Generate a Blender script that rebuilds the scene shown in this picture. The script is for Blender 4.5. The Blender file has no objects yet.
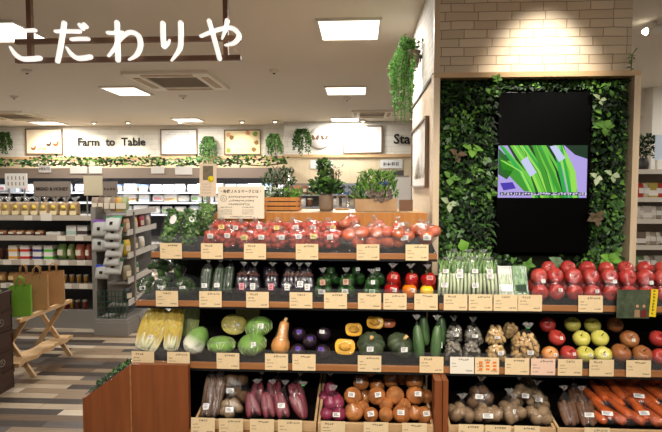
import bpy, bmesh, math, random
from mathutils import Vector, Matrix, Euler, noise
from mathutils.bvhtree import BVHTree
R = random.Random(7)
PI = math.pi
SC = bpy.context.scene
COL = SC.collection

# ------------------------------------------------------------------ camera
F = 520.0
EYE = Vector((0, 0, 1.5))
cam = bpy.data.cameras.new('camera')
cam.sensor_width = 36; cam.lens = 36 * F / 662; cam.clip_start = .05; cam.clip_end = 80
camo = bpy.data.objects.new('camera', cam); COL.objects.link(camo)
camo.location = EYE
camo.rotation_euler = (math.radians(90 - 3.08), 0, math.radians(3.2))
SC.camera = camo
CM = Euler((math.radians(90 - 3.08), 0, math.radians(3.2))).to_matrix()

def ray(px, py): return CM @ Vector((px - 331, 216 - py, -F))
def at(px, py, Y):
    d = ray(px, py); return EYE + d * (Y / d.y)
def pxm(Y): return Y / F          # metres per pixel at depth Y
def xat(px, Y, z):                # X of the column px at depth Y and height z
    # solve the row that gives z
    py = 216
    for _ in range(3):
        p = at(px, py, Y); py += (p.z - z) * F / Y
    return at(px, py, Y).x

# ------------------------------------------------------------------ world, lights, exposure
w = bpy.data.worlds.new('world'); SC.world = w; w.use_nodes = True
w.node_tree.nodes['Background'].inputs[0].default_value = (1.0, .96, .90, 1)
w.node_tree.nodes['Background'].inputs[1].default_value = .26
SC.view_settings.view_transform = 'Standard'; SC.view_settings.look = 'None'
SC.view_settings.exposure = 0.0; SC.view_settings.gamma = 1.0; SC.view_settings.use_curve_mapping = False
SC.cycles.transparent_max_bounces = 40; SC.cycles.max_bounces = 7; SC.cycles.diffuse_bounces = 3
SC.cycles.glossy_bounces = 3; SC.cycles.caustics_reflective = False; SC.cycles.caustics_refractive = False
SC.cycles.sample_clamp_indirect = 4

def spot(name, loc, tgt, e, deg, blend=.5, col=(1, .84, .64), r=.03):
    l = bpy.data.lights.new(name, 'SPOT'); l.energy = e; l.spot_size = math.radians(deg); l.spot_blend = blend
    l.color = col; l.shadow_soft_size = r
    o = bpy.data.objects.new(name, l); COL.objects.link(o); o.location = loc
    o.rotation_euler = (Vector(tgt) - Vector(loc)).to_track_quat('-Z', 'Y').to_euler()
    return o
def area(name, loc, sx, sy, e, col=(1, .9, .78), rot=(0, 0, 0)):
    l = bpy.data.lights.new(name, 'AREA'); l.shape = 'RECTANGLE'; l.size = sx; l.size_y = sy; l.energy = e; l.color = col
    o = bpy.data.objects.new(name, l); COL.objects.link(o); o.location = loc; o.rotation_euler = rot
    return o
CEIL = 2.8; PCOL = (1, .925, .81)
# track spots of the shop ceiling, aimed at the produce
for i, x in enumerate((-1.15, -.55, .05, .65, 1.25)):
    spot('produce_spot', (x, 1.1, CEIL - .12), (x, 2.85, .95), 56, 58, .7, PCOL, .05)
    spot('produce_spot', (x + .2, -1.0, CEIL - .12), (x + .2, 2.9, .85), 76, 40, .7, PCOL, .06)
spot('brick_spot', (1.075, 2.70, CEIL - .06), (1.075, 3.2, 2.13), 92, 62, 1.0, (1, .92, .80), .04)
spot('sidewall_fill', (-.15, 3.7, CEIL - .06), (.44, 3.9, 1.75), 22, 110, .9, (1, .94, .84), .05)  # unseen fill added to brighten the side wall of the pillar
# wall washers along the back wall
for px, e in ((44, 20), (94, 26), (128, 26), (180, 22), (242, 26), (275, 18), (363, 22)):
    x = xat(px, 10.65, 2.4)
    spot('wall_washer', (x, 10.05, CEIL - .06), (x, 10.7, 2.1), e * 1.25, 75, .8, (1, .92, .78), .03)
# troffers: (px, py of the centre) on the ceiling; further ones over the aisles out of frame
TROF = [(349.5, 28.7, .51, .56), (346, 90, .55, .57), (345, 119, .54, .5), (127, 90.5, .48, .6), (188, 119.5, .52, .5),
        (48, 122.5, .56, .5), (3, 31, .56, .56)]
TROF_POS = []
for px, py, a, b in TROF:
    d = ray(px, py); p = EYE + d * ((CEIL - 1.5) / d.z); TROF_POS.append((p, a, b))
    area('troffer_light', (p.x, p.y, CEIL - .022), a * .94, b * .94, 44, (1, .985, .95))
for x, y in ((-5.2, 2.2), (-3.2, .2), (-.3, -.8), (2.2, .2), (3.6, 3.0), (4.6, 5.6), (-5.4, 6.0), (-2.4, 8.6), (-5, 8.8)):
    area('troffer_light', (x, y, CEIL - .022), .6, .6, 26 if x < -3 and y < 3 else 40, (1, .98, .94))

# ------------------------------------------------------------------ materials
def lin(c):
    return tuple(((v / 255) / 12.92 if v / 255 <= .04045 else ((v / 255 + .055) / 1.055) ** 2.4) for v in c) + (1,)
MATS = {}
def mat(name, rgb, rough=.6, spec=.4, var=None, scale=20, amt=.5, bump=0, bscale=60, metal=0, emit=None, stretch=(1, 1, 1), detail=3, coat=0, trans=0):
    if name in MATS: return MATS[name]
    m = bpy.data.materials.new(name); m.use_nodes = True; nt = m.node_tree; b = nt.nodes['Principled BSDF']
    b.inputs['Base Color'].default_value = lin(rgb); b.inputs['Roughness'].default_value = rough
    b.inputs['Specular IOR Level'].default_value = spec; b.inputs['Metallic'].default_value = metal
    b.inputs['Coat Weight'].default_value = coat; b.inputs['Coat Roughness'].default_value = .1
    if trans: b.inputs['Subsurface Weight'].default_value = trans; b.inputs['Subsurface Radius'].default_value = (.01, .006, .004)
    L = nt.links.new
    if var or bump:
        tc = nt.nodes.new('ShaderNodeTexCoord'); mp = nt.nodes.new('ShaderNodeMapping')
        mp.inputs['Scale'].default_value = stretch; L(tc.outputs['Object'], mp.inputs['Vector'])
    if var:
        n = nt.nodes.new('ShaderNodeTexNoise'); n.inputs['Scale'].default_value = scale; n.inputs['Detail'].default_value = detail
        r = nt.nodes.new('ShaderNodeValToRGB'); r.color_ramp.elements[0].position = .5 - amt * .5; r.color_ramp.elements[1].position = .5 + amt * .5
        r.color_ramp.elements[0].color = lin(rgb); r.color_ramp.elements[1].color = lin(var)
        oi = nt.nodes.new('ShaderNodeObjectInfo'); ad = nt.nodes.new('ShaderNodeVectorMath'); ad.operation = 'ADD'
        mu = nt.nodes.new('ShaderNodeVectorMath'); mu.operation = 'SCALE'; mu.inputs['Scale'].default_value = 7
        cb = nt.nodes.new('ShaderNodeCombineXYZ')
        for k in range(3): L(oi.outputs['Random'], cb.inputs[k])
        L(cb.outputs[0], mu.inputs[0]); L(mp.outputs[0], ad.inputs[0]); L(mu.outputs[0], ad.inputs[1])
        L(ad.outputs[0], n.inputs['Vector']); L(n.outputs['Fac'], r.inputs['Fac']); L(r.outputs['Color'], b.inputs['Base Color'])
    if bump:
        n2 = nt.nodes.new('ShaderNodeTexNoise'); n2.inputs['Scale'].default_value = bscale
        L(mp.outputs[0], n2.inputs['Vector'])
        bp = nt.nodes.new('ShaderNodeBump'); bp.inputs['Strength'].default_value = bump; bp.inputs['Distance'].default_value = .01
        L(n2.outputs['Fac'], bp.inputs['Height']); L(bp.outputs['Normal'], b.inputs['Normal'])
    if emit:
        b.inputs['Emission Color'].default_value = lin(emit[0]); b.inputs['Emission Strength'].default_value = emit[1]
    MATS[name] = m; return m

def wood(name, a, b_, scale=3, axis=0, rough=.45, ratio=14, coat=.0):
    st = [ratio, ratio, ratio]; st[axis] = 1
    return mat(name, a, rough, .4, b_, scale, .55, .06, 30, stretch=tuple(st), detail=5, coat=coat)

def film_mat(name, tint=(1, 1, 1), gloss=.09, white=.03, rough=.13, fres=.34):
    m = bpy.data.materials.new(name); m.use_nodes = True; nt = m.node_tree; nt.nodes.clear(); L = nt.links.new
    o = nt.nodes.new('ShaderNodeOutputMaterial')
    t = nt.nodes.new('ShaderNodeBsdfTransparent'); t.inputs[0].default_value = (*tint, 1)
    g = nt.nodes.new('ShaderNodeBsdfGlossy'); g.inputs['Roughness'].default_value = rough
    d = nt.nodes.new('ShaderNodeBsdfDiffuse'); d.inputs[0].default_value = (.9, .9, .9, 1)
    lw = nt.nodes.new('ShaderNodeLayerWeight'); lw.inputs['Blend'].default_value = .35
    tc = nt.nodes.new('ShaderNodeTexCoord'); n = nt.nodes.new('ShaderNodeTexNoise'); n.inputs['Scale'].default_value = 45; n.inputs['Detail'].default_value = 3
    bp = nt.nodes.new('ShaderNodeBump'); bp.inputs['Strength'].default_value = .55; bp.inputs['Distance'].default_value = .012
    L(tc.outputs['Object'], n.inputs['Vector']); L(n.outputs['Fac'], bp.inputs['Height'])
    L(bp.outputs[0], g.inputs['Normal']); L(bp.outputs[0], lw.inputs['Normal'])
    mu = nt.nodes.new('ShaderNodeMath'); mu.operation = 'MULTIPLY_ADD'; mu.inputs[1].default_value = fres; mu.inputs[2].default_value = gloss
    L(lw.outputs['Fresnel'], mu.inputs[0])
    x1 = nt.nodes.new('ShaderNodeMixShader'); x1.inputs[0].default_value = white; L(t.outputs[0], x1.inputs[1]); L(d.outputs[0], x1.inputs[2])
    x2 = nt.nodes.new('ShaderNodeMixShader'); L(mu.outputs[0], x2.inputs[0]); L(x1.outputs[0], x2.inputs[1]); L(g.outputs[0], x2.inputs[2])
    L(x2.outputs[0], o.inputs[0]); MATS[name] = m; return m

FILM = film_mat('clear_film', gloss=.04, white=.008, rough=.1)
RUFF = film_mat('gathered_film', gloss=.2, white=.14, rough=.2)
FILMD = film_mat('low_sheen_film', gloss=.018, white=.003, rough=.1, fres=.14)  # reflected sheen toned down in the material so dark produce stays dark
FILMW = film_mat('hazed_film', gloss=.10, white=.045, rough=.16)  # white mixed into the film as painted haze for brightly lit bags
ACRY = film_mat('clear_acrylic', gloss=.05, white=.015, rough=.05)
def screen(name, rgb, s=1.0):
    return mat(name, (4, 4, 4), .3, .3, emit=(rgb, s))

# ------------------------------------------------------------------ mesh helper
class MB:
    def __init__(s): s.v = []; s.f = []; s.m = []; s.sm = []
    def add(s, vs, fs, mi=0, smooth=False):
        b = len(s.v); s.v += [tuple(v) for v in vs]; s.f += [tuple(b + i for i in f) for f in fs]
        s.m += [mi] * len(fs); s.sm += [smooth] * len(fs)
    def box(s, x0, x1, y0, y1, z0, z1, mi=0, M=None):
        vs = [Vector((x, y, z)) for x in (x0, x1) for y in (y0, y1) for z in (z0, z1)]
        if M: vs = [M @ v for v in vs]
        s.add(vs, [(0, 1, 3, 2), (4, 6, 7, 5), (0, 4, 5, 1), (2, 3, 7, 6), (0, 2, 6, 4), (1, 5, 7, 3)], mi)
    def bar(s, a, b, w, h, up=(0, 0, 1), mi=0):
        a = Vector(a); b = Vector(b); d = (b - a).normalized(); up = Vector(up)
        sx = d.cross(up).normalized(); u = sx.cross(d)
        vs = [p + sx * i * w / 2 + u * j * h / 2 for p in (a, b) for i, j in ((-1, -1), (1, -1), (1, 1), (-1, 1))]
        s.add(vs, [(3, 2, 1, 0), (4, 5, 6, 7), (0, 1, 5, 4), (1, 2, 6, 5), (2, 3, 7, 6), (3, 0, 4, 7)], mi)
    def tube(s, pts, r, n=8, mi=0, caps=True):
        pts = [Vector(p) for p in pts]; rs = r if isinstance(r, (list, tuple)) else [r] * len(pts); vs = []; fs = []
        pu = Vector((.13, .31, .94))
        for i, p in enumerate(pts):
            d = (pts[min(i + 1, len(pts) - 1)] - pts[max(i - 1, 0)]).normalized()
            a = d.cross(pu); a = a.normalized() if a.length > 1e-4 else d.cross(Vector((1, 0, 0))).normalized()
            b = d.cross(a)
            vs += [p + (a * math.cos(t) + b * math.sin(t)) * rs[i] for t in (2 * PI * k / n for k in range(n))]
        for i in range(len(pts) - 1):
            fs += [(i * n + k, i * n + (k + 1) % n, (i + 1) * n + (k + 1) % n, (i + 1) * n + k) for k in range(n)]
        if caps: fs += [tuple(range(n))[::-1], tuple((len(pts) - 1) * n + k for k in range(n))]
        s.add(vs, fs, mi, True)
    def lathe(s, prof, n=20, c=(0, 0, 0), lobes=0, amp=0, mi=0, fn=None):
        vs = []; fs = []; c = Vector(c)
        for r, z in prof:
            for k in range(n):
                t = 2 * PI * k / n; rr = r * (1 + amp * (abs(math.cos(lobes * t / 2)) - .6) if lobes else 1)
                p = Vector((rr * math.cos(t), rr * math.sin(t), z))
                if fn: p = fn(p)
                vs.append(c + p)
        m = len(prof)
        for i in range(m - 1):
            fs += [(i * n + k, i * n + (k + 1) % n, (i + 1) * n + (k + 1) % n, (i + 1) * n + k) for k in range(n)]
        fs += [tuple(range(n))[::-1], tuple((m - 1) * n + k for k in range(n))]
        s.add(vs, fs, mi, True)
    def leaf(s, p, d, up, L, W, mi=0, fold=.25, droop=.2):
        p = Vector(p); d = Vector(d).normalized(); up = Vector(up); sx = d.cross(up)
        sx = sx.normalized() if sx.length > 1e-3 else Vector((1, 0, 0)); u = sx.cross(d)
        q = p + d * L * .45; t = p + d * L - u * droop * L; q2 = p + d * L * .75 - u * droop * L * .45
        vs = [p, q - sx * W / 2 + u * fold * W, q, q + sx * W / 2 + u * fold * W, q2 - sx * W * .33 + u * fold * W * .6, q2, q2 + sx * W * .33 + u * fold * W * .6, t]
        s.add(vs, [(0, 2, 1), (0, 3, 2), (1, 2, 5, 4), (2, 3, 6, 5), (4, 5, 7), (5, 6, 7)], mi, True)
    def mesh(s, name, mats):
        me = bpy.data.meshes.new(name); me.from_pydata(s.v, [], s.f)
        for m in (mats if isinstance(mats, (list, tuple)) else [mats]): me.materials.append(m)
        me.polygons.foreach_set('material_index', s.m); me.polygons.foreach_set('use_smooth', s.sm)
        me.update(); return me
    def build(s, name, mats, parent=None, loc=(0, 0, 0), rot=(0, 0, 0)):
        return inst(name, s.mesh(name, mats), parent, loc, rot)

def inst(name, me, parent=None, loc=(0, 0, 0), rot=(0, 0, 0), sc=1):
    o = bpy.data.objects.new(name, me); COL.objects.link(o); o.parent = parent
    o.location = loc; o.rotation_euler = rot; o.scale = (sc, sc, sc) if isinstance(sc, (int, float)) else sc
    return o
def tag(o, label, cat, group=None, kind=None):
    o['label'] = label; o['category'] = cat
    if group: o['group'] = group
    if kind: o['kind'] = kind
    return o
def thing(name, label, cat, loc=(0, 0, 0), rot=(0, 0, 0), group=None):
    o = bpy.data.objects.new(name, None); COL.objects.link(o); o.location = loc
    o.rotation_euler = rot if isinstance(rot, (tuple, list)) else (0, 0, rot); o.empty_display_size = .05
    return tag(o, label, cat, group)
def struct(o, label=None):
    o['kind'] = 'structure'
    if label: o['label'] = label
    return o
def boxobj(name, b, m, parent=None, bev=0):
    mb = MB(); mb.box(*b); o = mb.build(name, m, parent)
    if bev:
        md = o.modifiers.new('b', 'BEVEL'); md.width = bev; md.segments = 2
    return o
def text_mesh(body, size, extrude=.0015, offset=0, align='CENTER'):
    c = bpy.data.curves.new('lettering', 'FONT'); c.body = body; c.size = size; c.extrude = extrude; c.offset = offset
    c.align_x = align; c.align_y = 'CENTER'; c.resolution_u = 2
    o = bpy.data.objects.new('lettering', c); COL.objects.link(o)
    me = bpy.data.meshes.new_from_object(o.evaluated_get(bpy.context.evaluated_depsgraph_get()))
    bpy.data.objects.remove(o); bpy.data.curves.remove(c); return me
def text(body, size, m, parent, loc, rot=(PI / 2, 0, 0), extrude=.0015, offset=0, align='CENTER', name='lettering'):
    me = text_mesh(body, size, extrude, offset, align); me.materials.clear(); me.materials.append(m)
    return inst(name, me, parent, loc, rot)
def ordn(i): return ['first', 'second', 'third', 'fourth', 'fifth', 'sixth', 'seventh', 'eighth', 'ninth', 'tenth', 'eleventh', 'twelfth', 'thirteenth', 'fourteenth'][i]

def glyphs(mb, x, z, n, h, y=-.0012, rr=R, gap=1.12):
    """a line of small printed characters too fine to read: strokes in the x-z plane"""
    for k in range(n):
        x0 = x + k * h * gap; t = h * .15
        for j in range(rr.choice((2, 2, 3))):
            zz = z + h * (rr.uniform(.05, .95)); mb.add([(x0, y, zz - t / 2), (x0 + h * .9, y, zz - t / 2), (x0 + h * .9, y, zz + t / 2), (x0, y, zz + t / 2)], [(0, 1, 2, 3)])
        for j in range(rr.choice((1, 2))):
            xx = x0 + h * rr.uniform(.1, .8); mb.add([(xx - t / 2, y, z), (xx + t / 2, y, z), (xx + t / 2, y, z + h), (xx - t / 2, y, z + h)], [(0, 1, 2, 3)])

# ------------------------------------------------------------------ common materials
M_white = mat('white_paint', (232, 226, 214), .7, .3)
M_ceil = mat('ceiling_paint', (226, 219, 208), .85, .2)
M_black = mat('black_panel', (14, 12, 11), .45, .4)
M_dark = mat('dark_laminate', (17, 12, 9), .7, .12)
M_print = mat('print_ink', (44, 34, 26), .8, .1)
M_card = mat('kraft_card', (232, 206, 164), .8, .2, (224, 196, 152), 60, .6)
M_paper = mat('white_paper', (240, 236, 228), .8, .2)
M_stick = mat('white_sticker', (244, 240, 234), .6, .3)
M_pine = wood('pale_pine', (210, 176, 132), (186, 148, 104), 3, 0)
M_pinev = wood('frame_oak', (226, 204, 172), (206, 180, 146), 3, 2)
M_orange = wood('honey_wood', (196, 132, 62), (174, 108, 44), 2.5, 2)
M_redwood = wood('cherry_wood', (142, 80, 42), (116, 62, 32), 2.5, 2, .4)
M_lip = wood('lip_wood', (172, 116, 70), (142, 90, 52), 3, 0, .4)
M_steel = mat('grey_steel', (128, 122, 114), .5, .5)
M_steeld = mat('dark_steel', (60, 56, 52), .5, .5)
M_chrome = mat('chrome', (190, 188, 184), .25, .5, metal=1)
M_brown = mat('dark_bronze', (112, 78, 54), .5, .4)

# ------------------------------------------------------------------ structure
def brick_mat(name, c1, c2, mortar, sx, sz, bump=.5, axis='XZ', ms=.012, rough=.8):
    m = bpy.data.materials.new(name); m.use_nodes = True; nt = m.node_tree; b = nt.nodes['Principled BSDF']; L = nt.links.new
    tc = nt.nodes.new('ShaderNodeTexCoord'); sp = nt.nodes.new('ShaderNodeSeparateXYZ'); cb = nt.nodes.new('ShaderNodeCombineXYZ')
    L(tc.outputs['Object'], sp.inputs[0]); L(sp.outputs[axis[0]], cb.inputs[0]); L(sp.outputs[axis[1]], cb.inputs[1])
    nz = nt.nodes.new('ShaderNodeTexNoise'); nz.inputs['Scale'].default_value = 9
    L(cb.outputs[0], nz.inputs['Vector'])
    ad = nt.nodes.new('ShaderNodeMixRGB'); ad.blend_type = 'LINEAR_LIGHT'; ad.inputs[0].default_value = .006
    L(cb.outputs[0], ad.inputs[1]); L(nz.outputs['Color'], ad.inputs[2])
    br = nt.nodes.new('ShaderNodeTexBrick'); br.inputs['Scale'].default_value = 1; br.inputs['Brick Width'].default_value = sx; br.inputs['Row Height'].default_value = sz
    br.inputs['Mortar Size'].default_value = ms * sz * 4; br.inputs['Mortar Smooth'].default_value = .3; br.inputs['Bias'].default_value = 0
    br.offset = .42; br.squash = 1.45; br.squash_frequency = 3
    br.inputs['Color1'].default_value = lin(c1); br.inputs['Color2'].default_value = lin(c2); br.inputs['Mortar'].default_value = lin(mortar)
    L(ad.outputs[0], br.inputs['Vector']); L(br.outputs['Color'], b.inputs['Base Color'])
    bp = nt.nodes.new('ShaderNodeBump'); bp.inputs['Strength'].default_value = bump; bp.inputs['Distance'].default_value = .01; bp.invert = True
    L(br.outputs['Fac'], bp.inputs['Height']); L(bp.outputs[0], b.inputs['Normal'])
    b.inputs['Roughness'].default_value = rough; b.inputs['Specular IOR Level'].default_value = .2; return m

def floor_mat():
    m = bpy.data.materials.new('plank_floor'); m.use_nodes = True; nt = m.node_tree; b = nt.nodes['Principled BSDF']; L = nt.links.new
    tc = nt.nodes.new('ShaderNodeTexCoord')
    br = nt.nodes.new('ShaderNodeTexBrick'); br.inputs['Scale'].default_value = 1; br.inputs['Brick Width'].default_value = .5; br.inputs['Row Height'].default_value = .088
    br.inputs['Mortar Size'].default_value = .0015; br.inputs['Color1'].default_value = (0, 0, 0, 1); br.inputs['Color2'].default_value = (1, 1, 1, 1); br.inputs['Mortar'].default_value = (.1, .1, .1, 1)
    br.offset = .37; br.squash = 1.3; br.squash_frequency = 3
    L(tc.outputs['Object'], br.inputs['Vector'])
    r = nt.nodes.new('ShaderNodeValToRGB'); r.color_ramp.interpolation = 'CONSTANT'
    cols = [(0, (62, 54, 48)), (.22, (130, 110, 88)), (.42, (160, 142, 118)), (.56, (98, 78, 60)), (.74, (184, 168, 146)), (.86, (84, 76, 70))]
    e = r.color_ramp.elements
    e[0].position = 0; e[0].color = lin(cols[0][1]); e[1].position = cols[1][0]; e[1].color = lin(cols[1][1])
    for p, c in cols[2:]:
        q = e.new(p); q.color = lin(c)
    L(br.outputs['Color'], r.inputs['Fac'])
    mp = nt.nodes.new('ShaderNodeMapping'); mp.inputs['Scale'].default_value = (1.5, 26, 1); L(tc.outputs['Object'], mp.inputs[0])
    n = nt.nodes.new('ShaderNodeTexNoise'); n.inputs['Scale'].default_value = 3; n.inputs['Detail'].default_value = 6; L(mp.outputs[0], n.inputs['Vector'])
    mx = nt.nodes.new('ShaderNodeMixRGB'); mx.blend_type = 'OVERLAY'; mx.inputs[0].default_value = .45
    L(r.outputs['Color'], mx.inputs[1]); L(n.outputs['Fac'], mx.inputs[2]); L(mx.outputs[0], b.inputs['Base Color'])
    b.inputs['Roughness'].default_value = .42; b.inputs['Specular IOR Level'].default_value = .35; return m

struct(boxobj('floor', (-8.5, 6.5, -3, 11.2, -.1, 0), floor_mat()))
struct(boxobj('ceiling', (-8.5, 6.5, -3, 11.2, CEIL, CEIL + .1), M_ceil))
M_wbrick = brick_mat('white_brick', (226, 222, 210), (216, 211, 198), (200, 194, 180), .42, .105, .25)
M_beigep = wood('beige_panelling', (214, 196, 164), (204, 184, 150), 2, 2, .6, 10)
YB = 10.7; YS = 10.25
def wallbox(name, x0, x1, y0, y1):
    a = boxobj(name, (x0, x1, y0, y1, 2.14, CEIL), M_wbrick)
    struct(a)
    b = boxobj('wainscot', (x0, x1, y0, y1, 0, 2.14), M_beigep, a)
    c = boxobj('dado_rail', (x0, x1, y0 - .03, y0, 2.10, 2.16), M_pine, a); return a
XSTEP = xat(284, YS, 2.4)
wallbox('wall_back', -8.5, XSTEP, YB, YB + .15)
wallbox('wall_back_stepped', XSTEP, 2.0, YS, YS + .6)
struct(boxobj('wall_left', (-8.5, -8.35, 3, 11, 0, CEIL), M_white))
# pillar with the green wall
YP = 3.2; PX0 = .445; PX1 = xat(630, YP, 2.0); PY1 = 4.5
M_brick = brick_mat('beige_brick', (220, 204, 180), (204, 186, 160), (156, 134, 108), .135, .052, .6)
M_sbrick = brick_mat('white_side_brick', (222, 216, 206), (208, 202, 192), (186, 178, 166), .14, .052, .4, 'YZ')
p = struct(boxobj('wall_pillar', (PX0 + .012, PX1, YP + .001, PY1, 0, CEIL), M_brick))
ZT = 1.5 + 110 * YP / F
M_sidew = wood('side_panel_wood', (220, 200, 170), (210, 186, 152), 2.2, 2, .6, 9)
boxobj('side_brick', (PX0, PX0 + .012, YP + .03, PY1, ZT + .01, CEIL), M_sbrick, p)
boxobj('side_wood_panel', (PX0, PX0 + .012, YP, PY1, 0, ZT), M_sidew, p)
boxobj('side_trim', (PX0 - .012, PX0 + .012, YP, PY1, ZT - .004, ZT + .014), M_steeld, p)
boxobj('corner_post', (PX0 - .004, PX0 + .03, YP - .002, YP + .03, 0, CEIL), M_pinev, p)
# frame round the green wall
FX0 = xat(433, YP - .11, 1.6); FX1 = xat(638.5, YP - .11, 1.6); FZ1 = 1.5 + 112.5 * (YP - .11) / F; FZ0 = .55; fw = .036
f = struct(boxobj('trim_1', (FX0, FX1, YP - .11, YP, FZ1 - .029, FZ1), M_pine))
boxobj('trim_post', (FX0, FX0 + fw, YP - .11, YP, FZ0, FZ1 - .029), M_pinev, f)
boxobj('trim_post', (FX1 - fw, FX1, YP - .11, YP, FZ0, FZ1 - .029), M_pinev, f)
# right-hand far walls
M_rwall = mat('warm_wall', (220, 202, 174), .8, .2)
struct(boxobj('wall_right', (2.9, 6.5, 7.6, 7.75, 0, CEIL), M_rwall))
c = struct(boxobj('column', (xat(652, 7.0, 2.3), xat(652, 7.0, 2.3) + .5, 7.0, 7.5, 0, CEIL), M_white))
boxobj('column_beam', (2.9, 6.5, 7.2, 7.6, 2.45, CEIL), M_white, c)
bm_ = struct(boxobj('ceiling_beam', (-3.2, 1.2, 2.3, 2.36, 2.72, CEIL), M_brown))

# ------------------------------------------------------------------ ceiling fittings
M_diff = mat('lamp_diffuser', (255, 250, 240), .5, .1, emit=((255, 246, 230), 3.2))
M_trim = mat('lamp_trim', (222, 216, 206), .5, .4)
names = ['square ceiling panel light, largest one above the planters', 'square ceiling panel light, middle one of the row above the planters',
         'small far ceiling panel light near the framed white notice', 'ceiling panel light beneath the hanging letters by the air conditioner',
         'far ceiling panel light above the white framed notice', 'far ceiling panel light above the chicken picture', 'ceiling panel light behind the first hanging letter']
for (p, a, b), lab in zip(TROF_POS, names):
    t = thing('ceiling_panel_light', lab, 'ceiling light', (p.x, p.y, CEIL), 0, 'square ceiling panel lights')
    mb = MB()
    for x0, x1, y0, y1 in ((-a / 2, a / 2, -b / 2, -b / 2 + .02), (-a / 2, a / 2, b / 2 - .02, b / 2), (-a / 2, -a / 2 + .02, -b / 2 + .02, b / 2 - .02), (a / 2 - .02, a / 2, -b / 2 + .02, b / 2 - .02)):
        mb.box(x0, x1, y0, y1, -.02, 0)
    mb.build('trim_frame', M_trim, t)
    boxobj('diffuser', (-a / 2 + .02, a / 2 - .02, -b / 2 + .02, b / 2 - .02, -.012, -.001), M_diff, t)

M_acw = mat('cassette_plastic', (240, 234, 220), .5, .3)
def cassette(px, py, s, lab, rz=0):
    d = ray(px, py); p = EYE + d * ((CEIL - 1.5) / d.z)
    t = thing('ceiling_air_conditioner', lab, 'air conditioner', (p.x, p.y, CEIL), rz, 'ceiling air conditioners')
    h = s / 2; mb = MB()
    for x0, x1, y0, y1 in ((-h, h, -h, -h * .62), (-h, h, h * .62, h), (-h, -h * .62, -h * .62, h * .62), (h * .62, h, -h * .62, h * .62)):
        mb.box(x0, x1, y0, y1, -.035, 0)
    mb.build('panel', M_acw, t)
    g = MB(); g.box(-h * .62, h * .62, -h * .62, h * .62, -.012, -.001)
    for k in range(16):
        y = -h * .6 + k * h * 1.2 / 15; g.box(-h * .6, h * .6, y - .006, y + .006, -.026, -.012)
    g.build('intake_grille', mat('grille_grey', (150, 136, 116), .6, .3), t)
    for x0, x1, y0, y1 in ((-h * .6, h * .6, -h * .9, -h * .74), (-h * .6, h * .6, h * .74, h * .9), (-h * .9, -h * .74, -h * .6, h * .6), (h * .74, h * .9, -h * .6, h * .6)):
        boxobj('louver', (x0, x1, y0, y1, -.043, -.035), mat('louver_tan', (176, 150, 116), .5, .3), t)
cassette(179, 80, .98, 'square cassette air conditioner in the ceiling under the hanging letters')
cassette(14, 115, .95, 'far cassette air conditioner at the edge of the ceiling')
cassette(372, 113, .7, 'small far cassette vent near the far ceiling light')
for px, py, lab in ((14, 96, 'round white smoke detector beneath the first hanging letter'), (183, 95.5, 'round smoke detector beside the air conditioner'), (274, 70, 'round smoke detector in the open middle of the ceiling'),
                    (27, 70, 'small sprinkler head under the first two hanging letters'), (347, 98, 'small smoke detector behind the ceiling panel lights')):
    d = ray(px, py); p = EYE + d * ((CEIL - 1.5) / d.z); mb = MB(); mb.lathe([(.03, -.035), (.045, -.03), (.055, -.012), (.055, 0)], 20)
    t = thing('smoke_detector', lab, 'smoke detector', (p.x, p.y, CEIL), 0, 'ceiling detectors'); mb.build('housing', M_trim, t)
    mb = MB(); mb.lathe([(.012, -.045), (.016, -.035)], 12); mb.build('sensor', M_steeld, t)
M_bulb = mat('spot_lens', (255, 250, 240), .3, .3, emit=((255, 240, 214), 9))
for i, (px, lab) in enumerate(((44, 'spotlight above the chicken picture'), (94, 'spotlight above the word Farm'), (128, 'spotlight above the word Table'), (180, 'spotlight above the framed white notice'),
                 (242, 'spotlight above the yellow framed poster'), (275, 'spotlight above the fern on the wall corner'), (363, 'spotlight above the wide framed notice'))):
    x = xat(px, 10.05, 2.75)
    t = thing('ceiling_spotlight', 'small white ' + lab, 'spotlight', (x, 10.05, CEIL), 0, 'small ceiling spotlights')
    mb = MB(); mb.lathe([(.05, -.03), (.06, -.02), (.06, 0)], 16); mb.build('housing', M_trim, t)
    mb = MB(); mb.lathe([(.028, -.034), (.03, -.03)], 14); mb.build('lens', M_bulb, t)
d = ray(655, 22); p = EYE + d * ((CEIL - 1.5) / d.z)
t = thing('ceiling_spotlight', 'white swivel spotlight at the bare ceiling past the brick pillar', 'spotlight', (p.x, p.y, CEIL), 0, 'small ceiling spotlights')
mb = MB(); mb.tube([(0, 0, 0), (0, 0, -.05)], .012); mb.build('stem', M_trim, t)
mb = MB(); mb.tube([(.05, 0, -.045), (.0, 0, -.065), (-.07, -.01, -.075)], [.03, .036, .036], 14); mb.build('housing', M_white, t)
mb = MB(); mb.tube([(-.07, -.01, -.075), (-.1, -.012, -.078)], [.03, .012], 12); mb.build('lens', M_bulb, t)

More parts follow.
